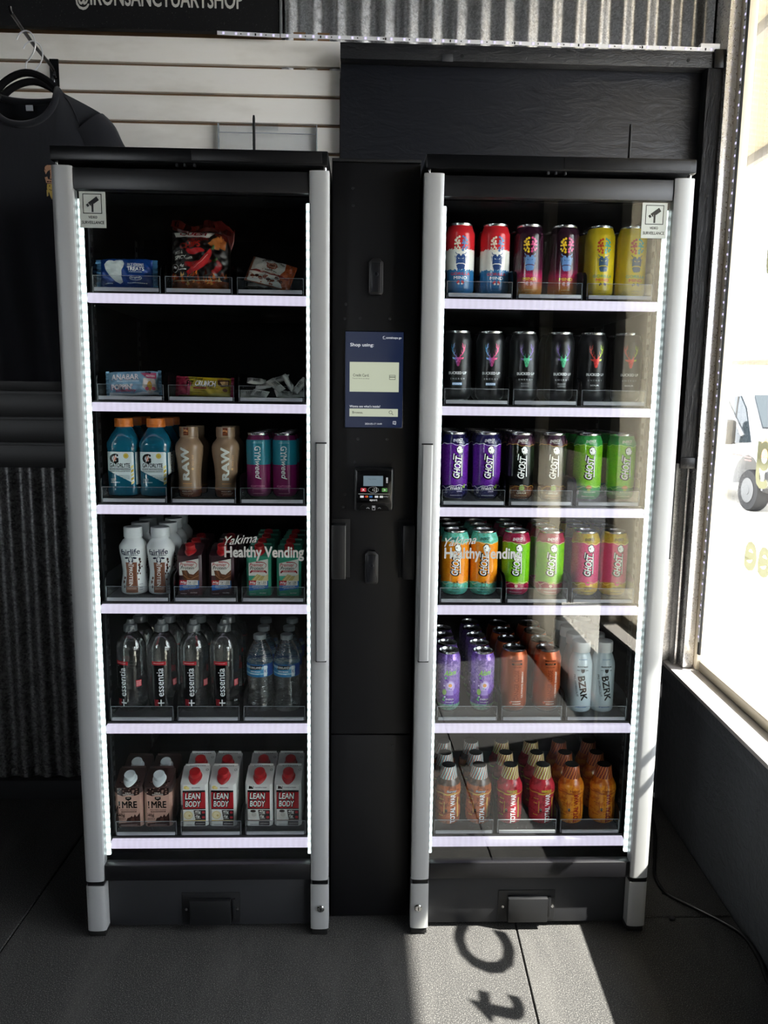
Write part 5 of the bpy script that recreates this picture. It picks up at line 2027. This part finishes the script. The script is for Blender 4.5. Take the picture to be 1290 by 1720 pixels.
# crisped rice square
r = thing('snack_bar', 'blue wrapped marshmallow rice treat with white patch on the top shelf', 'snack bar', (-.5470, .088, ZF[0] + .0360), math.radians(2))
r.rotation_euler = (math.radians(-8), math.radians(-1.0), math.radians(2))
bl = foil('wrapper_blue', '#12408e')
b, fm = pillow('w', .112, .066, .030, 1, 64, 40, pinch=.10)
obj('wrapper', b, bl, r, sharp=80)
fins(r, .112, .060, foil('wrapper_foil_blue', '#4f86b0', .15))
w = '#cfd6d6'
it = [pg([(-46, 18), (-42, 24), (-36, 27), (-30, 27), (-25, 25), (-20, 27), (-12, 28), (-6, 26), (-3, 20), (-4, 10), (-8, 2), (-8, -10), (-5, -22), (-12, -25), (-22, -20), (-34, -8), (-42, 4)], w, 2), pg([(-52, -14), (-40, -14), (-20, -24), (10, -8), (50, -8), (50, -30), (-52, -30)], '#0f3278', 1),
      tx('RICE KRISPIES', 22, 16, 7.0, 34, '#e6ebee', .02), tx('TREATS', 22, 7, 9, 36, '#f0f2f4', .045), scribble(8, 36, 0, 1.5, '#c8d4e4'), di(22, -13, 13, '#e2e8ee', 2, 20, 5), di(22, -13, 12, '#0f3278', 3, 20, 4.2), tx('original', 22, -13, 5.4, 20, '#e6ebee', .02, 0, 0, 5), scribble(4, 46, -23, 2, '#b8c8dc'), scribble(-46, -28, -24, 2, '#b8c8dc')]
obj('print', printed('print', it, fm, .004, .006), None, r)

# chilli crisps bag
r = thing('crisp_bag', 'black and orange tortilla crisp bag with red chillies on the top shelf', 'crisp bag', (-.3860, .098, ZF[0] + .0650))
r.rotation_euler = (math.radians(-9), 0, math.radians(-3))
b, fm = pillow('bag', .130, .130, .052, 4, 84, 80, 2.6, .0018)
obj('bag', b, foil('bag_black', '#17100e', .28), r, sharp=80)
# folded top edge
b = bmesh.new()
pts = []
for i in range(25):
    s = -.064 + .138 * i / 24
    zt = .071 + .006 * math.sin(s * 70) - .010 * max(0, s) / .07
    pts.append((s, zt))
prev = None
for i, (s, zt) in enumerate(pts):
    q = [b.verts.new((s, -.002 + .003 * math.sin(i * .9), zt - .006)), b.verts.new((s + .001, -.010 + .004 * math.sin(i * 1.4), zt + .012 + .004 * math.sin(i * .55))), b.verts.new((s, -.018 + .003 * math.sin(i * .8), zt - .004)), b.verts.new((s, -.0172 + .003 * math.sin(i * .8), zt - .004)), b.verts.new((s + .001, -.0092 + .004 * math.sin(i * 1.4), zt + .0128 + .004 * math.sin(i * .55)))]
    if prev:
        for a, c in ((0, 1), (1, 2), (2, 3), (3, 4)):
            b.faces.new((prev[a], q[a], q[c], prev[c]))
    prev = q
obj('folded_top', b, foil('bag_dark_red', '#4c1712', .22), r, sharp=80)
b = bmesh.new()
rr = random.Random(2)
for k in range(2):
    pass
ear = [(.020, .074), (.030, .088), (.046, .090), (.056, .080), (.066, .074), (.076, .060), (.074, .040), (.068, .020), (.060, .050), (.040, .066)]
prism(b, ear, 'y', -.012, -.004, 0, .002)
obj('crumpled_corner', b, foil('bag_dark_red', '#4c1712', .22), r, sharp=80)
dr, fl, wh = '#8a2824', '#b8431a', '#c9c6c0'
it = [rc(-63, 63, -63, -46, '#7a3c1a', 1), pg([(-60, 63), (-54, 51), (22, 48), (32, 62)], wh, 2), tx('QUEST', -12, 56, 10, 66, '#8a2226', .05, .1, -2, 4), tx('PROTEIN', -2, 43, 8, 44, dr, .03, .1, 5, 3), tx('CHIPS', -19, 30, 14, 46, '#9a2a24', .05, .1, 7, 3), tx('HOT &', -44, 14, 8, 18, wh, .04, .1, 5, 3), tx('SPICY', -40, 3, 8, 26, wh, .04, .1, 5, 3), tx('FLAVOR', -20, 0, 4, 16, wh, .02, .1, 5, 3),
      pg([(20, 34), (44, 56), (52, 50), (44, 20), (34, 22)], '#a8622e', 2), pg([(44, 56), (58, 40), (56, 20), (46, 24)], '#8a4a22', 2), pg([(30, 60), (60, 58), (60, 40), (46, 46)], '#5a1c16', 2)]
# flames along the bottom
rr = random.Random(11)
for k in range(46):
    s = -60 + rr.uniform(0, 120)
    t0 = -58 + rr.uniform(0, 22)
    hgt = rr.uniform(8, 18)
    wd = rr.uniform(4, 9)
    it.append(pg([(s - wd / 2, t0), (s + wd / 2, t0 + 2), (s + rr.uniform(-3, 5), t0 + hgt)], rr.choice(['#a83a18', '#c86a26', '#8a4a24', '#b8863a', '#6a2a16', '#4a1c12']), 2))
# chilli peppers
def chilli(p, wmax, c, lay):
    q = [Vector((a, b_, 0)) for a, b_ in p]
    sp = spline(q, 6)
    n = len(sp)
    L, R = [], []
    for i, v in enumerate(sp):
        d_ = (sp[min(i + 1, n - 1)] - sp[max(i - 1, 0)]).normalized()
        h = wmax / 2 * (math.sin(PI * (.12 + .85 * (1 - i / (n - 1)))) ** .7)
        L.append((v.x - d_.y * h, v.y + d_.x * h))
        R.append((v.x + d_.y * h, v.y - d_.x * h))
    V = L + R
    return (V, [(i, n + i, n + i + 1, i + 1) for i in range(n - 1)], c, lay)
it += [chilli([(30, -6), (14, -8), (-6, -14), (-30, -12)], 15, '#8e1c20', 3), chilli([(14, 16), (2, 18), (-14, 14), (-26, 20)], 13, '#a8282c', 3), chilli([(38, -2), (46, -14), (40, -24), (30, -30)], 12, '#8a1a1e', 3), chilli([(28, 20), (20, 4), (6, -14), (-24, -32)], 16, '#b0282c', 4),
       chilli([(28, 18), (32, 22), (33, 30)], 5, '#3c5a2a', 5), chilli([(30, -5), (36, -4), (42, 2)], 5, '#3c5a2a', 4), ln([(22, 8), (10, -6), (-10, -22)], 1.8, '#d88078', 5, .5),
       di(-52, -20, 8, '#c8c8c4', 3, 16, 9), di(-52, -20, 6.6, '#2a1a18', 4, 16, 7.6), tx('18g', -52, -20, 6, 9, '#e0e0dc', .03, lay=6), tx('4g', -36, -16, 8, 10, '#e6e4e0', .04, lay=5), scribble(-42, -26, -24, 2, '#e6e4e0', 5), scribble(-54, 50, -47, 2, '#c8b898', 4)]
obj('print', printed('print', it, fm, .003, .003), None, r)

# cookie packets lying at an angle
def packet(label, loc, rot, wh_, base, items, seed, dd=.022):
    r = thing('cookie_packet', label, 'snack packet', loc)
    r.rotation_euler = rot
    b, fm = pillow('p', wh_[0], wh_[1], dd, seed, 60, 44, 2.4, .0016)
    obj('packet', b, base, r, sharp=80)
    if items:
        obj('print', printed('print', items, fm, .005, .005), None, r)
    return r


br, wh = '#4a2418', '#c6c4be'
it = [pg([(-44, 34), (26, 34), (30, 10), (22, -12), (-44, -12)], wh, 1), pg([(26, 34), (52, 34), (52, -34), (36, -34), (22, -12), (30, 10)], '#a04a26', 1), pg([(-44, -12), (22, -12), (36, -34), (-44, -34)], wh, 1), di(0, 12, 12, '#9a4a34', 2, 22, 10), di(0, 12, 10, '#b88a76', 3, 20, 8.2), tx('8', 0, 12, 12, 9, '#7a3424', .03, 0, 90, 4), tx('SUPER', -16, 25, 6, 20, '#4a4844', .03, 0, 25, 3), tx('COOKIES', 16, 25, 6, 22, '#4a4844', .03, 0, -25, 3), tx('16g PROTEIN', -22, 31.5, 3.4, 26, '#3a3836', .02, 0, 0, 3), scribble(-12, 14, -2, 2.2, '#4a4844', 3), pg([(-44, -6), (44, -8), (44, -13), (-44, -11)], '#7a2a24', 2), tx('PECAN CARAMEL', 0, -9.5, 3, 40, '#e0c8b8', .02, lay=4)]
rr = random.Random(8)
for k in range(8):
    s, t_ = -34 + k * 9, -22 + rr.uniform(-4, 4)
    it.append(pg([(s + 6 * math.cos(a) * rr.uniform(.7, 1.1), t_ + 4 * math.sin(a) * rr.uniform(.7, 1.1)) for a in [i * PI / 4 for i in range(8)]], rr.choice(['#5a2c1c', '#7a3c26', '#4a2418']), 3))
packet('white and orange cookie packet leaning on another, top shelf', (-.2330, .098, ZF[0] + .0430), (math.radians(-34), math.radians(14), math.radians(-4)), (.100, .070), foil('packet_orange', '#8a4020', .3), it, 21)
it = [pg([(-46, 30), (40, 30), (46, -30), (-40, -30)], '#35302e', 1), pg([(-46, -14), (40, -22), (46, -30), (-46, -30)], wh, 2), di(-18, -8, 12, '#2a1812', 3, 14, 7), di(10, 4, 10, '#3a2018', 3, 14, 6)]
packet('dark cookie packet lying beneath the white and orange one, top shelf', (-.2420, .135, ZF[0] + .0230), (math.radians(-62), math.radians(6), math.radians(8)), (.104, .066), foil('packet_dark', '#2a2422', .35), it, 22, .018)

# protein bars of the second shelf
r = thing('protein_bar', 'pale blue and pink protein bar on the second shelf', 'protein bar', (-.5400, .088, ZF[1] + .0300))
r.rotation_euler = (math.radians(-8), math.radians(-2), math.radians(5))
b, fm = pillow('w', .108, .054, .026, 31, 64, 36, pinch=.08)
obj('wrapper', b, foil('wrapper_pale_blue', '#7fa6c4', .3), r, sharp=80)
fins(r, .108, .056, foil('wrapper_pale_blue_end', '#6f9ab8', .2), dep=.006)
it = [tx('ANABAR', -17, 13, 13, 60, '#e9e4ea', .035), tx('ANABAR', -17.6, 12.6, 14, 61, '#7a5c74', .05, lay=1), scribble(-34, 14, 3.5, 2, '#d8e4f0'), tx("POPPIN'", -24, -9, 12, 46, '#f0eef2', .05, lay=4), tx("POPPIN'", -24.6, -9.6, 13, 48, '#b0506c', .07, lay=3), tx('strawberry', -16, -18, 8, 46, '#c0587a', .03, .4, 0, 4),
      pg([(16, 22), (50, 22), (50, 8), (30, 10)], '#c8547a', 2), tx('10g', 34, 22, 6, 10, '#20141a', .03, lay=4), tx('PROTEIN', 38, 14, 4.5, 18, '#f0e0e6', .03, lay=4), pg([(24, 10), (46, 8), (52, -16), (34, -26), (20, -10)], '#d8cfc8', 3), di(36, -8, 5, '#c89a3a', 4, 14, 11), di(28, 0, 5, '#e4d8d4', 4, 10), di(44, 2, 5, '#e4d8d4', 4, 10), di(30, -14, 4, '#c8506a', 5, 10), di(44, -14, 4, '#c8506a', 5, 10),
      pg([(-54, -27), (54, -27), (54, -22), (20, -20), (0, -24), (-54, -20)], '#dfe4ec', 2)]
obj('print', printed('print', it, fm, .004, .006), None, r)

r = thing('protein_bar', 'yellow and red crunch protein bar on the second shelf', 'protein bar', (-.3820, .088, ZF[1] + .0245))
r.rotation_euler = (math.radians(-10), math.radians(1.5), math.radians(-3))
b, fm = pillow('w', .118, .043, .026, 33, 64, 32, pinch=.05)
obj('wrapper', b, foil('wrapper_yellow', '#c2a816', .3), r, sharp=80)
fins(r, .118, .046, foil('wrapper_red_end', '#8e1c38', .25), dep=.006)
it = [pg([(-59, 21), (-46, 21), (-34, 5), (-38, -21), (-59, -21)], '#8e1c38', 2), pg([(-46, 21), (-38, 21), (-28, 5), (-32, -21), (-38, -21), (-34, 5)], '#c8506a', 3), tx('FIT', -30, 4.5, 13, 16, '#17161a', .05, .12, 0, 5), tx('CRUNCH', 5, 4.5, 13, 46, '#eeeae0', .05, .12, 0, 5), tx('CRUNCH', 5.6, 3.9, 14.5, 47, '#17161a', .085, .12, 0, 4), tx('ROBERT IRVINE', -22, 15.5, 5, 40, '#2a2414', .03, .2, 0, 4), rc(-22, 8, -7.5, -4, '#8e1c24', 4), scribble(12, 34, -6, 1.8, '#5a4a10', 4), scribble(-22, 4, -11, 1.8, '#8a6a10', 4), scribble(-30, -4, -15, 1.6, '#5a4a10', 4),
      pg([(30, 14), (56, 16), (56, 2), (40, -2), (32, 4)], '#4a2a1a', 3), pg([(36, 10), (54, 12), (54, 4), (42, 2)], '#c8a06a', 4), tx('NEW', 36, 16, 4, 12, '#8e1c24', .03, .2, 0, 4), di(48, -8, 5, '#7a4a2a', 3, 12, 4), pg([(10, -21), (58, -21), (58, -14), (20, -16)], '#d8c864', 3)]
obj('print', printed('print', it, fm, .004, .006), None, r)

# loose pile of small white bar-coded wrappers
rr = random.Random(17)
pile = [(-.285, .095, .010, 80, 0, 20, 'lying flat at the end by the crunch bar'), (-.258, .080, .010, 70, 8, -25, 'lying slanted at the very front, second from the crunch bar'), (-.205, .084, .010, 72, 5, 35, 'lying flat at the front in the middle of the pile'), (-.176, .096, .011, 68, -4, -12, 'lying flat at the end by the payment tower'),
        (-.250, .096, .028, 52, -12, -14, 'topmost with its bar code facing out, near the crunch bar'), (-.222, .086, .030, 44, 36, -30, 'tipped steeply in the middle of the pile'), (-.194, .088, .036, 30, 62, 12, 'standing on end above the others'), (-.268, .104, .038, 48, 6, 6, 'resting on top at the back, by the crunch bar'), (-.168, .092, .030, 40, -50, 20, 'leaning outwards at the end by the payment tower'), (-.215, .114, .044, 50, -14, -20, 'lying on top at the back of the pile')]
proto = None
for (x, y, z, tilt, roll, yaw, how) in pile:
    loc = (x, y, ZF[1] + z)
    rot = (math.radians(-(90 - tilt) * .6 - 30), math.radians(roll), math.radians(yaw))
    lab = 'small white wrapper ' + how
    grp = 'white wrappers in the loose pile'
    if proto is None:
        proto = thing('snack_wrapper', lab, 'snack wrapper', loc, 0, grp)
        proto.rotation_euler = rot
        b, fm = pillow('w', .042, .021, .011, 41, 14, 10, 2.4, .0010)
        obj('wrapper', b, P('wrapper_white', '#b9bbb6', .4), proto, sharp=80)
        it = [rc(-8 + i * 1.5, -8 + i * 1.5 + (.9 if i % 3 else .5), -5, 4, '#2a2c2e', 1) for i in range(11)] + [scribble(-8, 9, -7, 1.1, '#3a3c3e'), scribble(-17, -10, 3, 1.2, '#5a5c5e'), scribble(-17, -10, 0, 1.2, '#5a5c5e'), scribble(11, 18, 2, 1.2, '#5a5c5e')]
        obj('print', printed('print', it, fm, .003, .003), None, proto)
    else:
        dup(proto, loc, rot, lab, grp)

# =================================================================== WALL FITTINGS
# black plywood board with timber frame
bd = thing('plywood_board', 'large black painted plywood board with timber edging above the window-side cooler', 'board', (0, 0, 0))
b = bmesh.new()
box(b, -.0935, .930, .620, .636, .80, 2.215, .001)
obj('panel', b, M['ply'], bd)
b = bmesh.new()
box(b, -.0935, .958, .582, .6200, 2.198, 2.2400, .002)
obj('top_rail', b, M['rail'], bd)
b = bmesh.new()
box(b, .924, .968, .580, .6195, 1.098, 2.198, .002)
obj('stile', b, M['stile'], bd)
b = bmesh.new()
box(b, .938, .970, .575, .5825, 2.196, 2.245, .002)
obj('corner_bracket', b, M['black_gloss'], bd)
b = bmesh.new()
box(b, .920, .970, .574, .581, 1.085, 1.118, .002)
obj('end_plate', b, M['black_gloss'], bd)
b = bmesh.new()
box(b, .185, .215, .5795, .5825, 2.196, 2.216, .001)
obj('patch', b, P('patch_grey', '#2c2d30', .5), bd)
for x, z in ((.24, 2.212), (.868, 2.216)):
    b = bmesh.new()
    lathe(b, [(.0052, 0), (.0048, .001), (0, .0014)], 14)
    obj('screw', b, M['black_rubber'], bd, loc=(x, .5825, z), rot=(PI / 2, 0, 0))
for z in (2.13, 1.86, 1.52, 1.22):
    b = bmesh.new()
    lathe(b, [(.0052, 0), (.0048, .001), (0, .0014)], 14)
    obj('screw', b, M['black_rubber'], bd, loc=(.945, .5802, z), rot=(PI / 2, 0, 0))

# shop sign
sg = thing('shop_sign', 'black wall sign with white lettering above the white slats', 'sign', (0, 0, 0))
b = bmesh.new()
box(b, -1.6, -.262, .630, .652, 2.2785, 2.72, .002)
t = NT('sign_black')
tcn = t.n('ShaderNodeTexCoord')
spk = t.noise(240, 2, tcn.outputs['Object'], .6)
t.set(t.ramp(spk, [(0, '#08080a'), (.66, '#0a0a0c'), (.72, '#3a3a3a')]), .6, 0, .2)
obj('board', b, t.m, sg)
it = [tx('@IRONSANCTUARYSHOP', -590, 2354, 62, 456, '#c6c4be', .03)]
obj('sign_print', printed('sign_print', it, lambda s, t_, e: (s, .630 - e * 2, t_)), None, sg)
b = bmesh.new()
box(b, -.262, -.257, .626, .655, 2.275, 2.72, .001)
obj('edge_strip', b, P('sign_edge_grey', '#6c6f70', .4, .4), sg)

# LED tapes
def led_tape(name, label, p0, p1, nrm, n, wdt=.010, backc='#d6d6d8'):
    r = thing(name, label, 'light strip', p0)
    p0, p1 = Vector(p0), Vector(p1)
    d = (p1 - p0)
    L = d.length
    d.normalize()
    nrm = Vector(nrm).normalized()
    side = d.cross(nrm).normalized()

    def slab(bm_, a0, a1, s0, s1, h0, h1):
        vs = [bm_.verts.new(d * a + side * s + nrm * h) for a in (a0, a1) for s in (s0, s1) for h in (h0, h1)]
        for f in ((0, 1, 3, 2), (4, 6, 7, 5), (0, 4, 5, 1), (2, 3, 7, 6), (0, 2, 6, 4), (1, 5, 7, 3)):
            bm_.faces.new([vs[i] for i in f])
    b1 = bmesh.new()
    slab(b1, 0, L, -wdt / 2, wdt / 2, 0, .0006)
    bmesh.ops.recalc_face_normals(b1, faces=b1.faces)
    obj('tape', b1, P('led_tape_white', backc, .4), r)
    b1, b2, b3 = bmesh.new(), bmesh.new(), bmesh.new()
    for i in range(n):
        a = L * (i + .5) / n
        slab(b1, a - .0026, a + .0026, -.0026, .0026, .0006, .0020)
        if i % 2:
            slab(b2, a + L / n * .35, a + L / n * .35 + .003, -.0015, .0015, .0006, .0012)
        if i % 5 == 2:
            slab(b2, a + L / n * .5, a + L / n * .5 + .004, -.003, .003, .0006, .0014)
    for q in (b1, b2):
        bmesh.ops.recalc_face_normals(q, faces=q.faces)
    obj('diodes', b1, E_('diode_lavender', (.72, .66, 1.0), 1.3), r, kind='stuff')
    obj('resistors', b2, M['black_rubber'], r, kind='stuff')
    b3.free()
    return r


led_tape('light_strip', 'white LED strip along the top edge of the white slats', (-.434, .6275, 2.2735), (-.262, .6275, 2.2700), (0, -1, 0), 5)
led_tape('light_strip', 'white LED strip above the black plywood board', (-.255, .584, 2.2520), (.948, .584, 2.2460), (0, -1, 0), 34)
ja = .546
led_tape('light_strip', 'white LED strip running down the beige window jamb', (wx(.535) + .0592, .5445, .56), (wx(.535) + .0592, .5445, 2.60), (-1, 0, 0), 62, .009, '#b8b4ae')
b = bmesh.new()
box(b, .90, .955, .583, .600, 2.248, 2.262, .002)
tp = obj('clip_block', b, P('clip_white', '#dcdcdc', .5))
tag(tp, 'white plastic corner piece where the LED strip meets the board corner', 'clip')

# clear acrylic holder hooked in the slats
ac = thing('acrylic_holder', 'clear acrylic sheet holder hooked on the white slats behind the cooler', 'sign holder', (0, 0, 0))
b = bmesh.new()
box(b, -.440, -.160, .640, .642, 1.86, 2.045)
obj('front_sheet', b, M['acrylic'], ac, sharp=None)
b = bmesh.new()
for x in (-.440, -.162):
    box(b, x, x + .002, .6395, .656, 1.86, 2.045)
box(b, -.440, -.160, .6393, .6420, 2.019, 2.0205)
obj('sheet_edge', b, M['acrylic_edge'], ac, kind='stuff')
b = bmesh.new()
box(b, -.345, -.270, .644, .655, 2.030, 2.048, .002)
obj('hook_tab', b, M['acrylic'], ac, sharp=None)

# ---- hanging T-shirt, hangers and the slatwall arm
arm = thing('display_arm', 'black slatwall arm that carries the shirt hangers', 'display hook', (-.893, .656, 2.17))
b = bmesh.new()
box(b, -.0125, .0125, -.004, 0.0, -.036, .036, .001)
obj('back_plate', b, M['black_gloss'], arm)
b = bmesh.new()
tube(b, spline([(.004, -.004, -.014), (.004, -.012, -.012), (.004, -.03, .004), (.010, -.17, .006), (.022, -.305, .010), (.022, -.318, .014), (.022, -.324, .024)], 6), .0045, 10)
obj('rod', b, P('rod_black', '#16171a', .25, .4), arm)
b = bmesh.new()
box(b, -.0015, .0015, -.0046, -.0038, -.030, -.004, .0003)
obj('bright_weld', b, M['steel'], arm)

SX, SY = -.862, .385


def hanger(label, x, y, rz, withbar=True):
    r = thing('clothes_hanger', label, 'clothes hanger', (x, y, 2.075), rz, 'black clothes hangers')
    b = bmesh.new()
    pts = [(0, 0, -.014), (0, 0, .012), (.010, 0, .024), (.021, 0, .040), (.026, 0, .058), (.020, 0, .079), (.004, 0, .088), (-.012, 0, .081), (-.020, 0, .068)]
    tube(b, spline(pts, 6), .0018, 8)
    obj('hook', b, M['chrome'], r)
    b = bmesh.new()
    pts = [(-.165, 0, -.160), (-.150, 0, -.145), (-.10, 0, -.085), (-.06, 0, -.032), (0, 0, -.008), (.06, 0, -.032), (.10, 0, -.085), (.150, 0, -.145), (.165, 0, -.160)]
    tube(b, spline(pts, 5), .0085, 10)
    pts = [(-.155, 0, -.155), (-.08, 0, -.128), (0, 0, -.120), (.08, 0, -.128), (.155, 0, -.155)]
    tube(b, spline(pts, 5), .006, 8)
    obj('frame', b, P('velvet_black', '#0c0c0e', .85, 0, .2), r)
    return r


hanger('black velvet hanger holding the printed black shirt', SX, SY, math.radians(-4))
hanger('empty black velvet hanger behind the shirt hanger', SX - .006, SY + .055, math.radians(6))


def shirt_mat():
    t = NT('black_jersey')
    v = t.coord((40, 40, 12))
    nz = t.noise(1.0, 3, v)
    t.set('#15161c', .85, 0, .25)
    t.b.inputs['Sheen Weight'].default_value = .25
    t.bump(nz, .35, .004)
    return t.m


shm = shirt_mat()
sh = thing('t_shirt', 'black T-shirt with small tan and yellow chest print on a hanger', 'shirt', (SX, SY, 0))
HW = .178


def ztop(x, front):
    a = abs(x)
    if a < .085:
        if front:
            return 2.022 - .092 * math.sqrt(max(0, 1 - (a / .085) ** 2.2))
        return 2.022 - .014 * math.sqrt(max(0, 1 - (a / .085) ** 2))
    return 2.022 - (a - .085) * .47 - .9 * max(0, a - .13) ** 2


def body_y(x, z, front):
    a = min(1, abs(x) / (HW + .004))
    bulge = .052 * math.sqrt(max(0, 1 - a ** 2.4))
    zt = ztop(x, False)
    k = min(1, max(0, (zt + .002 - z) / .10)) ** .6
    if abs(x) < .09:
        k = max(k, .55 + .45 * min(1, (2.03 - z) / .12))
    if front:
        fold = .007 * math.sin(x * 46 + 1.2) * min(1, max(0, (1.86 - z) / .3)) + .004 * math.sin(x * 90 + z * 9) * min(1, max(0, (1.8 - z) / .3))
        return -bulge * k - .002 + fold
    return bulge * .8 * k + .002


ZHEM = 1.315
for nm, front in (('front_panel', True), ('back_panel', False)):
    b = bmesh.new()
    nx, nz = 56, 40
    g_ = []
    for i in range(nx + 1):
        x = -HW + 2 * HW * i / nx
        colv = []
        for j in range(nz + 1):
            z = ZHEM + (ztop(x, front) - ZHEM) * (j / nz)
            fl = 1 + .05 * (1.95 - z)
            colv.append(b.verts.new((x * min(1.05, fl) if z < 1.9 else x, body_y(x, z, front), z)))
        g_.append(colv)
    for i in range(nx):
        for j in range(nz):
            f = (g_[i][j], g_[i + 1][j], g_[i + 1][j + 1], g_[i][j + 1])
            b.faces.new(f if front else tuple(reversed(f)))
    obj(nm, b, shm, sh, sharp=80)
b = bmesh.new()
lp = []
for i in range(33):
    x = -.085 + .17 * i / 32
    z = ztop(x * .999, True)
    lp.append((x, body_y(x, z, True) - .001, z))
for i in range(31, 0, -1):
    x = -.085 + .17 * i / 32
    z = ztop(x, False)
    lp.append((x, body_y(x, z, False), z))
tube(b, lp, .0085, 8, close=True)
obj('collar', b, shm, sh, sharp=80)
# sleeves
for sgn in (-1, 1):
    b = bmesh.new()
    n = 28
    rings = []
    for k in range(13):
        u = k / 12
        cx_ = sgn * (.140 + .075 * u + .004 * math.sin(u * 9))
        cz_ = 1.935 - .112 * u - .03 * u * u
        ang = math.radians(-48 - 18 * u)
        hx_, hy_ = .060 + .016 * u, .036 + .004 * u
        ring = []
        for i in range(n):
            a = 2 * PI * i / n
            lx, ly = hx_ * math.cos(a), hy_ * math.sin(a)
            wv = .003 * math.sin(a * 5 + u * 7) * u
            nx_, nz_ = math.sin(-ang), math.cos(ang)
            ring.append(b.verts.new((cx_ + sgn * nx_ * (lx + wv), ly + wv, cz_ + nz_ * (lx + wv))))
        rings.append(ring)
    for p, q in zip(rings, rings[1:]):
        for i in range(n):
            b.faces.new((p[i], p[(i + 1) % n], q[(i + 1) % n], q[i]))
    bmesh.ops.recalc_face_normals(b, faces=b.faces)
    obj('sleeve', b, shm, sh, sharp=80)
# shoulder seams
for sgn in (1,):
    b = bmesh.new()
    pts = []
    for k in range(14):
        u = k / 13
        x = sgn * (.098 + .062 * u ** .9)
        z = ztop(x, True) - .010 - .110 * u ** 1.4
        pts.append((x, body_y(x, z, True) - .0012, z))
    tube(b, pts, .0012, 6)
    obj('raglan_seam', b, P('seam_dark', '#24252b', .8), sh)
b = bmesh.new()
box(b, .004, .022, -.001, .0002, -.0065, .0065)
obj('size_tag', b, P('tag_white', '#c8ccd2', .5), sh, loc=(-.018, body_y(.01, 1.985, False) - .011, 1.992), rot=(math.radians(8), 0, math.radians(-4)))
# chest print: an abstract tan and yellow badge
tn, yl, dk = '#b08468', '#b89c4a', '#3a241a'
it = [pg([(-8, 30), (-2, 34), (8, 34), (15, 31), (16, 25), (9, 22), (4, 23), (-2, 19), (-6, 12), (-9, 20)], tn, 2), pg([(4, 22), (8, 22), (7, 10), (10, 2), (3, 2), (5, 12)], tn, 2), pg([(-9, 5), (-3, 7), (-1, 1), (16, -2), (16, -10), (-6, -8)], tn, 2), scribble(-4, 14, -5, 3, dk, 3), pg([(-4, -10), (15, -10), (16, -22), (12, -30), (-2, -30), (-5, -20)], yl, 2), di(2, -15, 1.6, dk, 3, 8), di(10, -15, 1.6, dk, 3, 8), ln([(0, -23), (6, -25), (12, -22)], 1.2, dk, 3), pg([(-6, -24), (-2, -24), (-2, -38), (-6, -40)], yl, 2), pg([(0, -30), (14, -30), (14, -40), (9, -38), (6, -47), (2, -38)], yl, 2), ln([(-6, 33), (-9, 26), (-6, 21)], 1, dk, 3)]
obj('chest_print', printed('chest_print', it, lambda s, t_, e: (.062 + s * 1.0, body_y(.062 + s, 1.803 + t_, True) - .0015 - e, 1.803 + t_), .006, .006), None, sh)

# ---- black power cord on the mats
b = bmesh.new()
pts = [(.905, .640, .012), (.892, .560, .006), (.8600, .4300, .006), (.8050, .2900, .006), (.7790, .2150, .006), (.7800, .1480, .006), (.8200, .0980, .006), (.8790, .0300, .006), (.9060, -.0200, .006), (.9040, -.0940, .006), (.8870, -.1700, .006), (.8800, -.3000, .006)]
tube(b, spline(pts, 8), .0048, 10)
tag(obj('power_cord', b, P('cord_black', '#141415', .35), sharp=80), 'black power cord snaking over the mats beside the window wall', 'cord')


def crumb(x, y, r_, label, seed):
    b = bmesh.new()
    bmesh.ops.create_icosphere(b, subdivisions=2, radius=r_)
    rr = random.Random(seed)
    for v in b.verts:
        v.co *= rr.uniform(.75, 1.15)
        v.co.z *= .6
    tag(obj('rubber_crumb', b, P('crumb_dark', '#26272b', .9), loc=(x, y, r_ * .5), sharp=80), label, 'crumb')


crumb(.757, .048, .0085, 'dark rubber crumb on the mat seam beside the cooler foot', 1)
crumb(.776, .150, .0050, 'tiny dark rubber crumb lying inside the bend of the cord', 2)
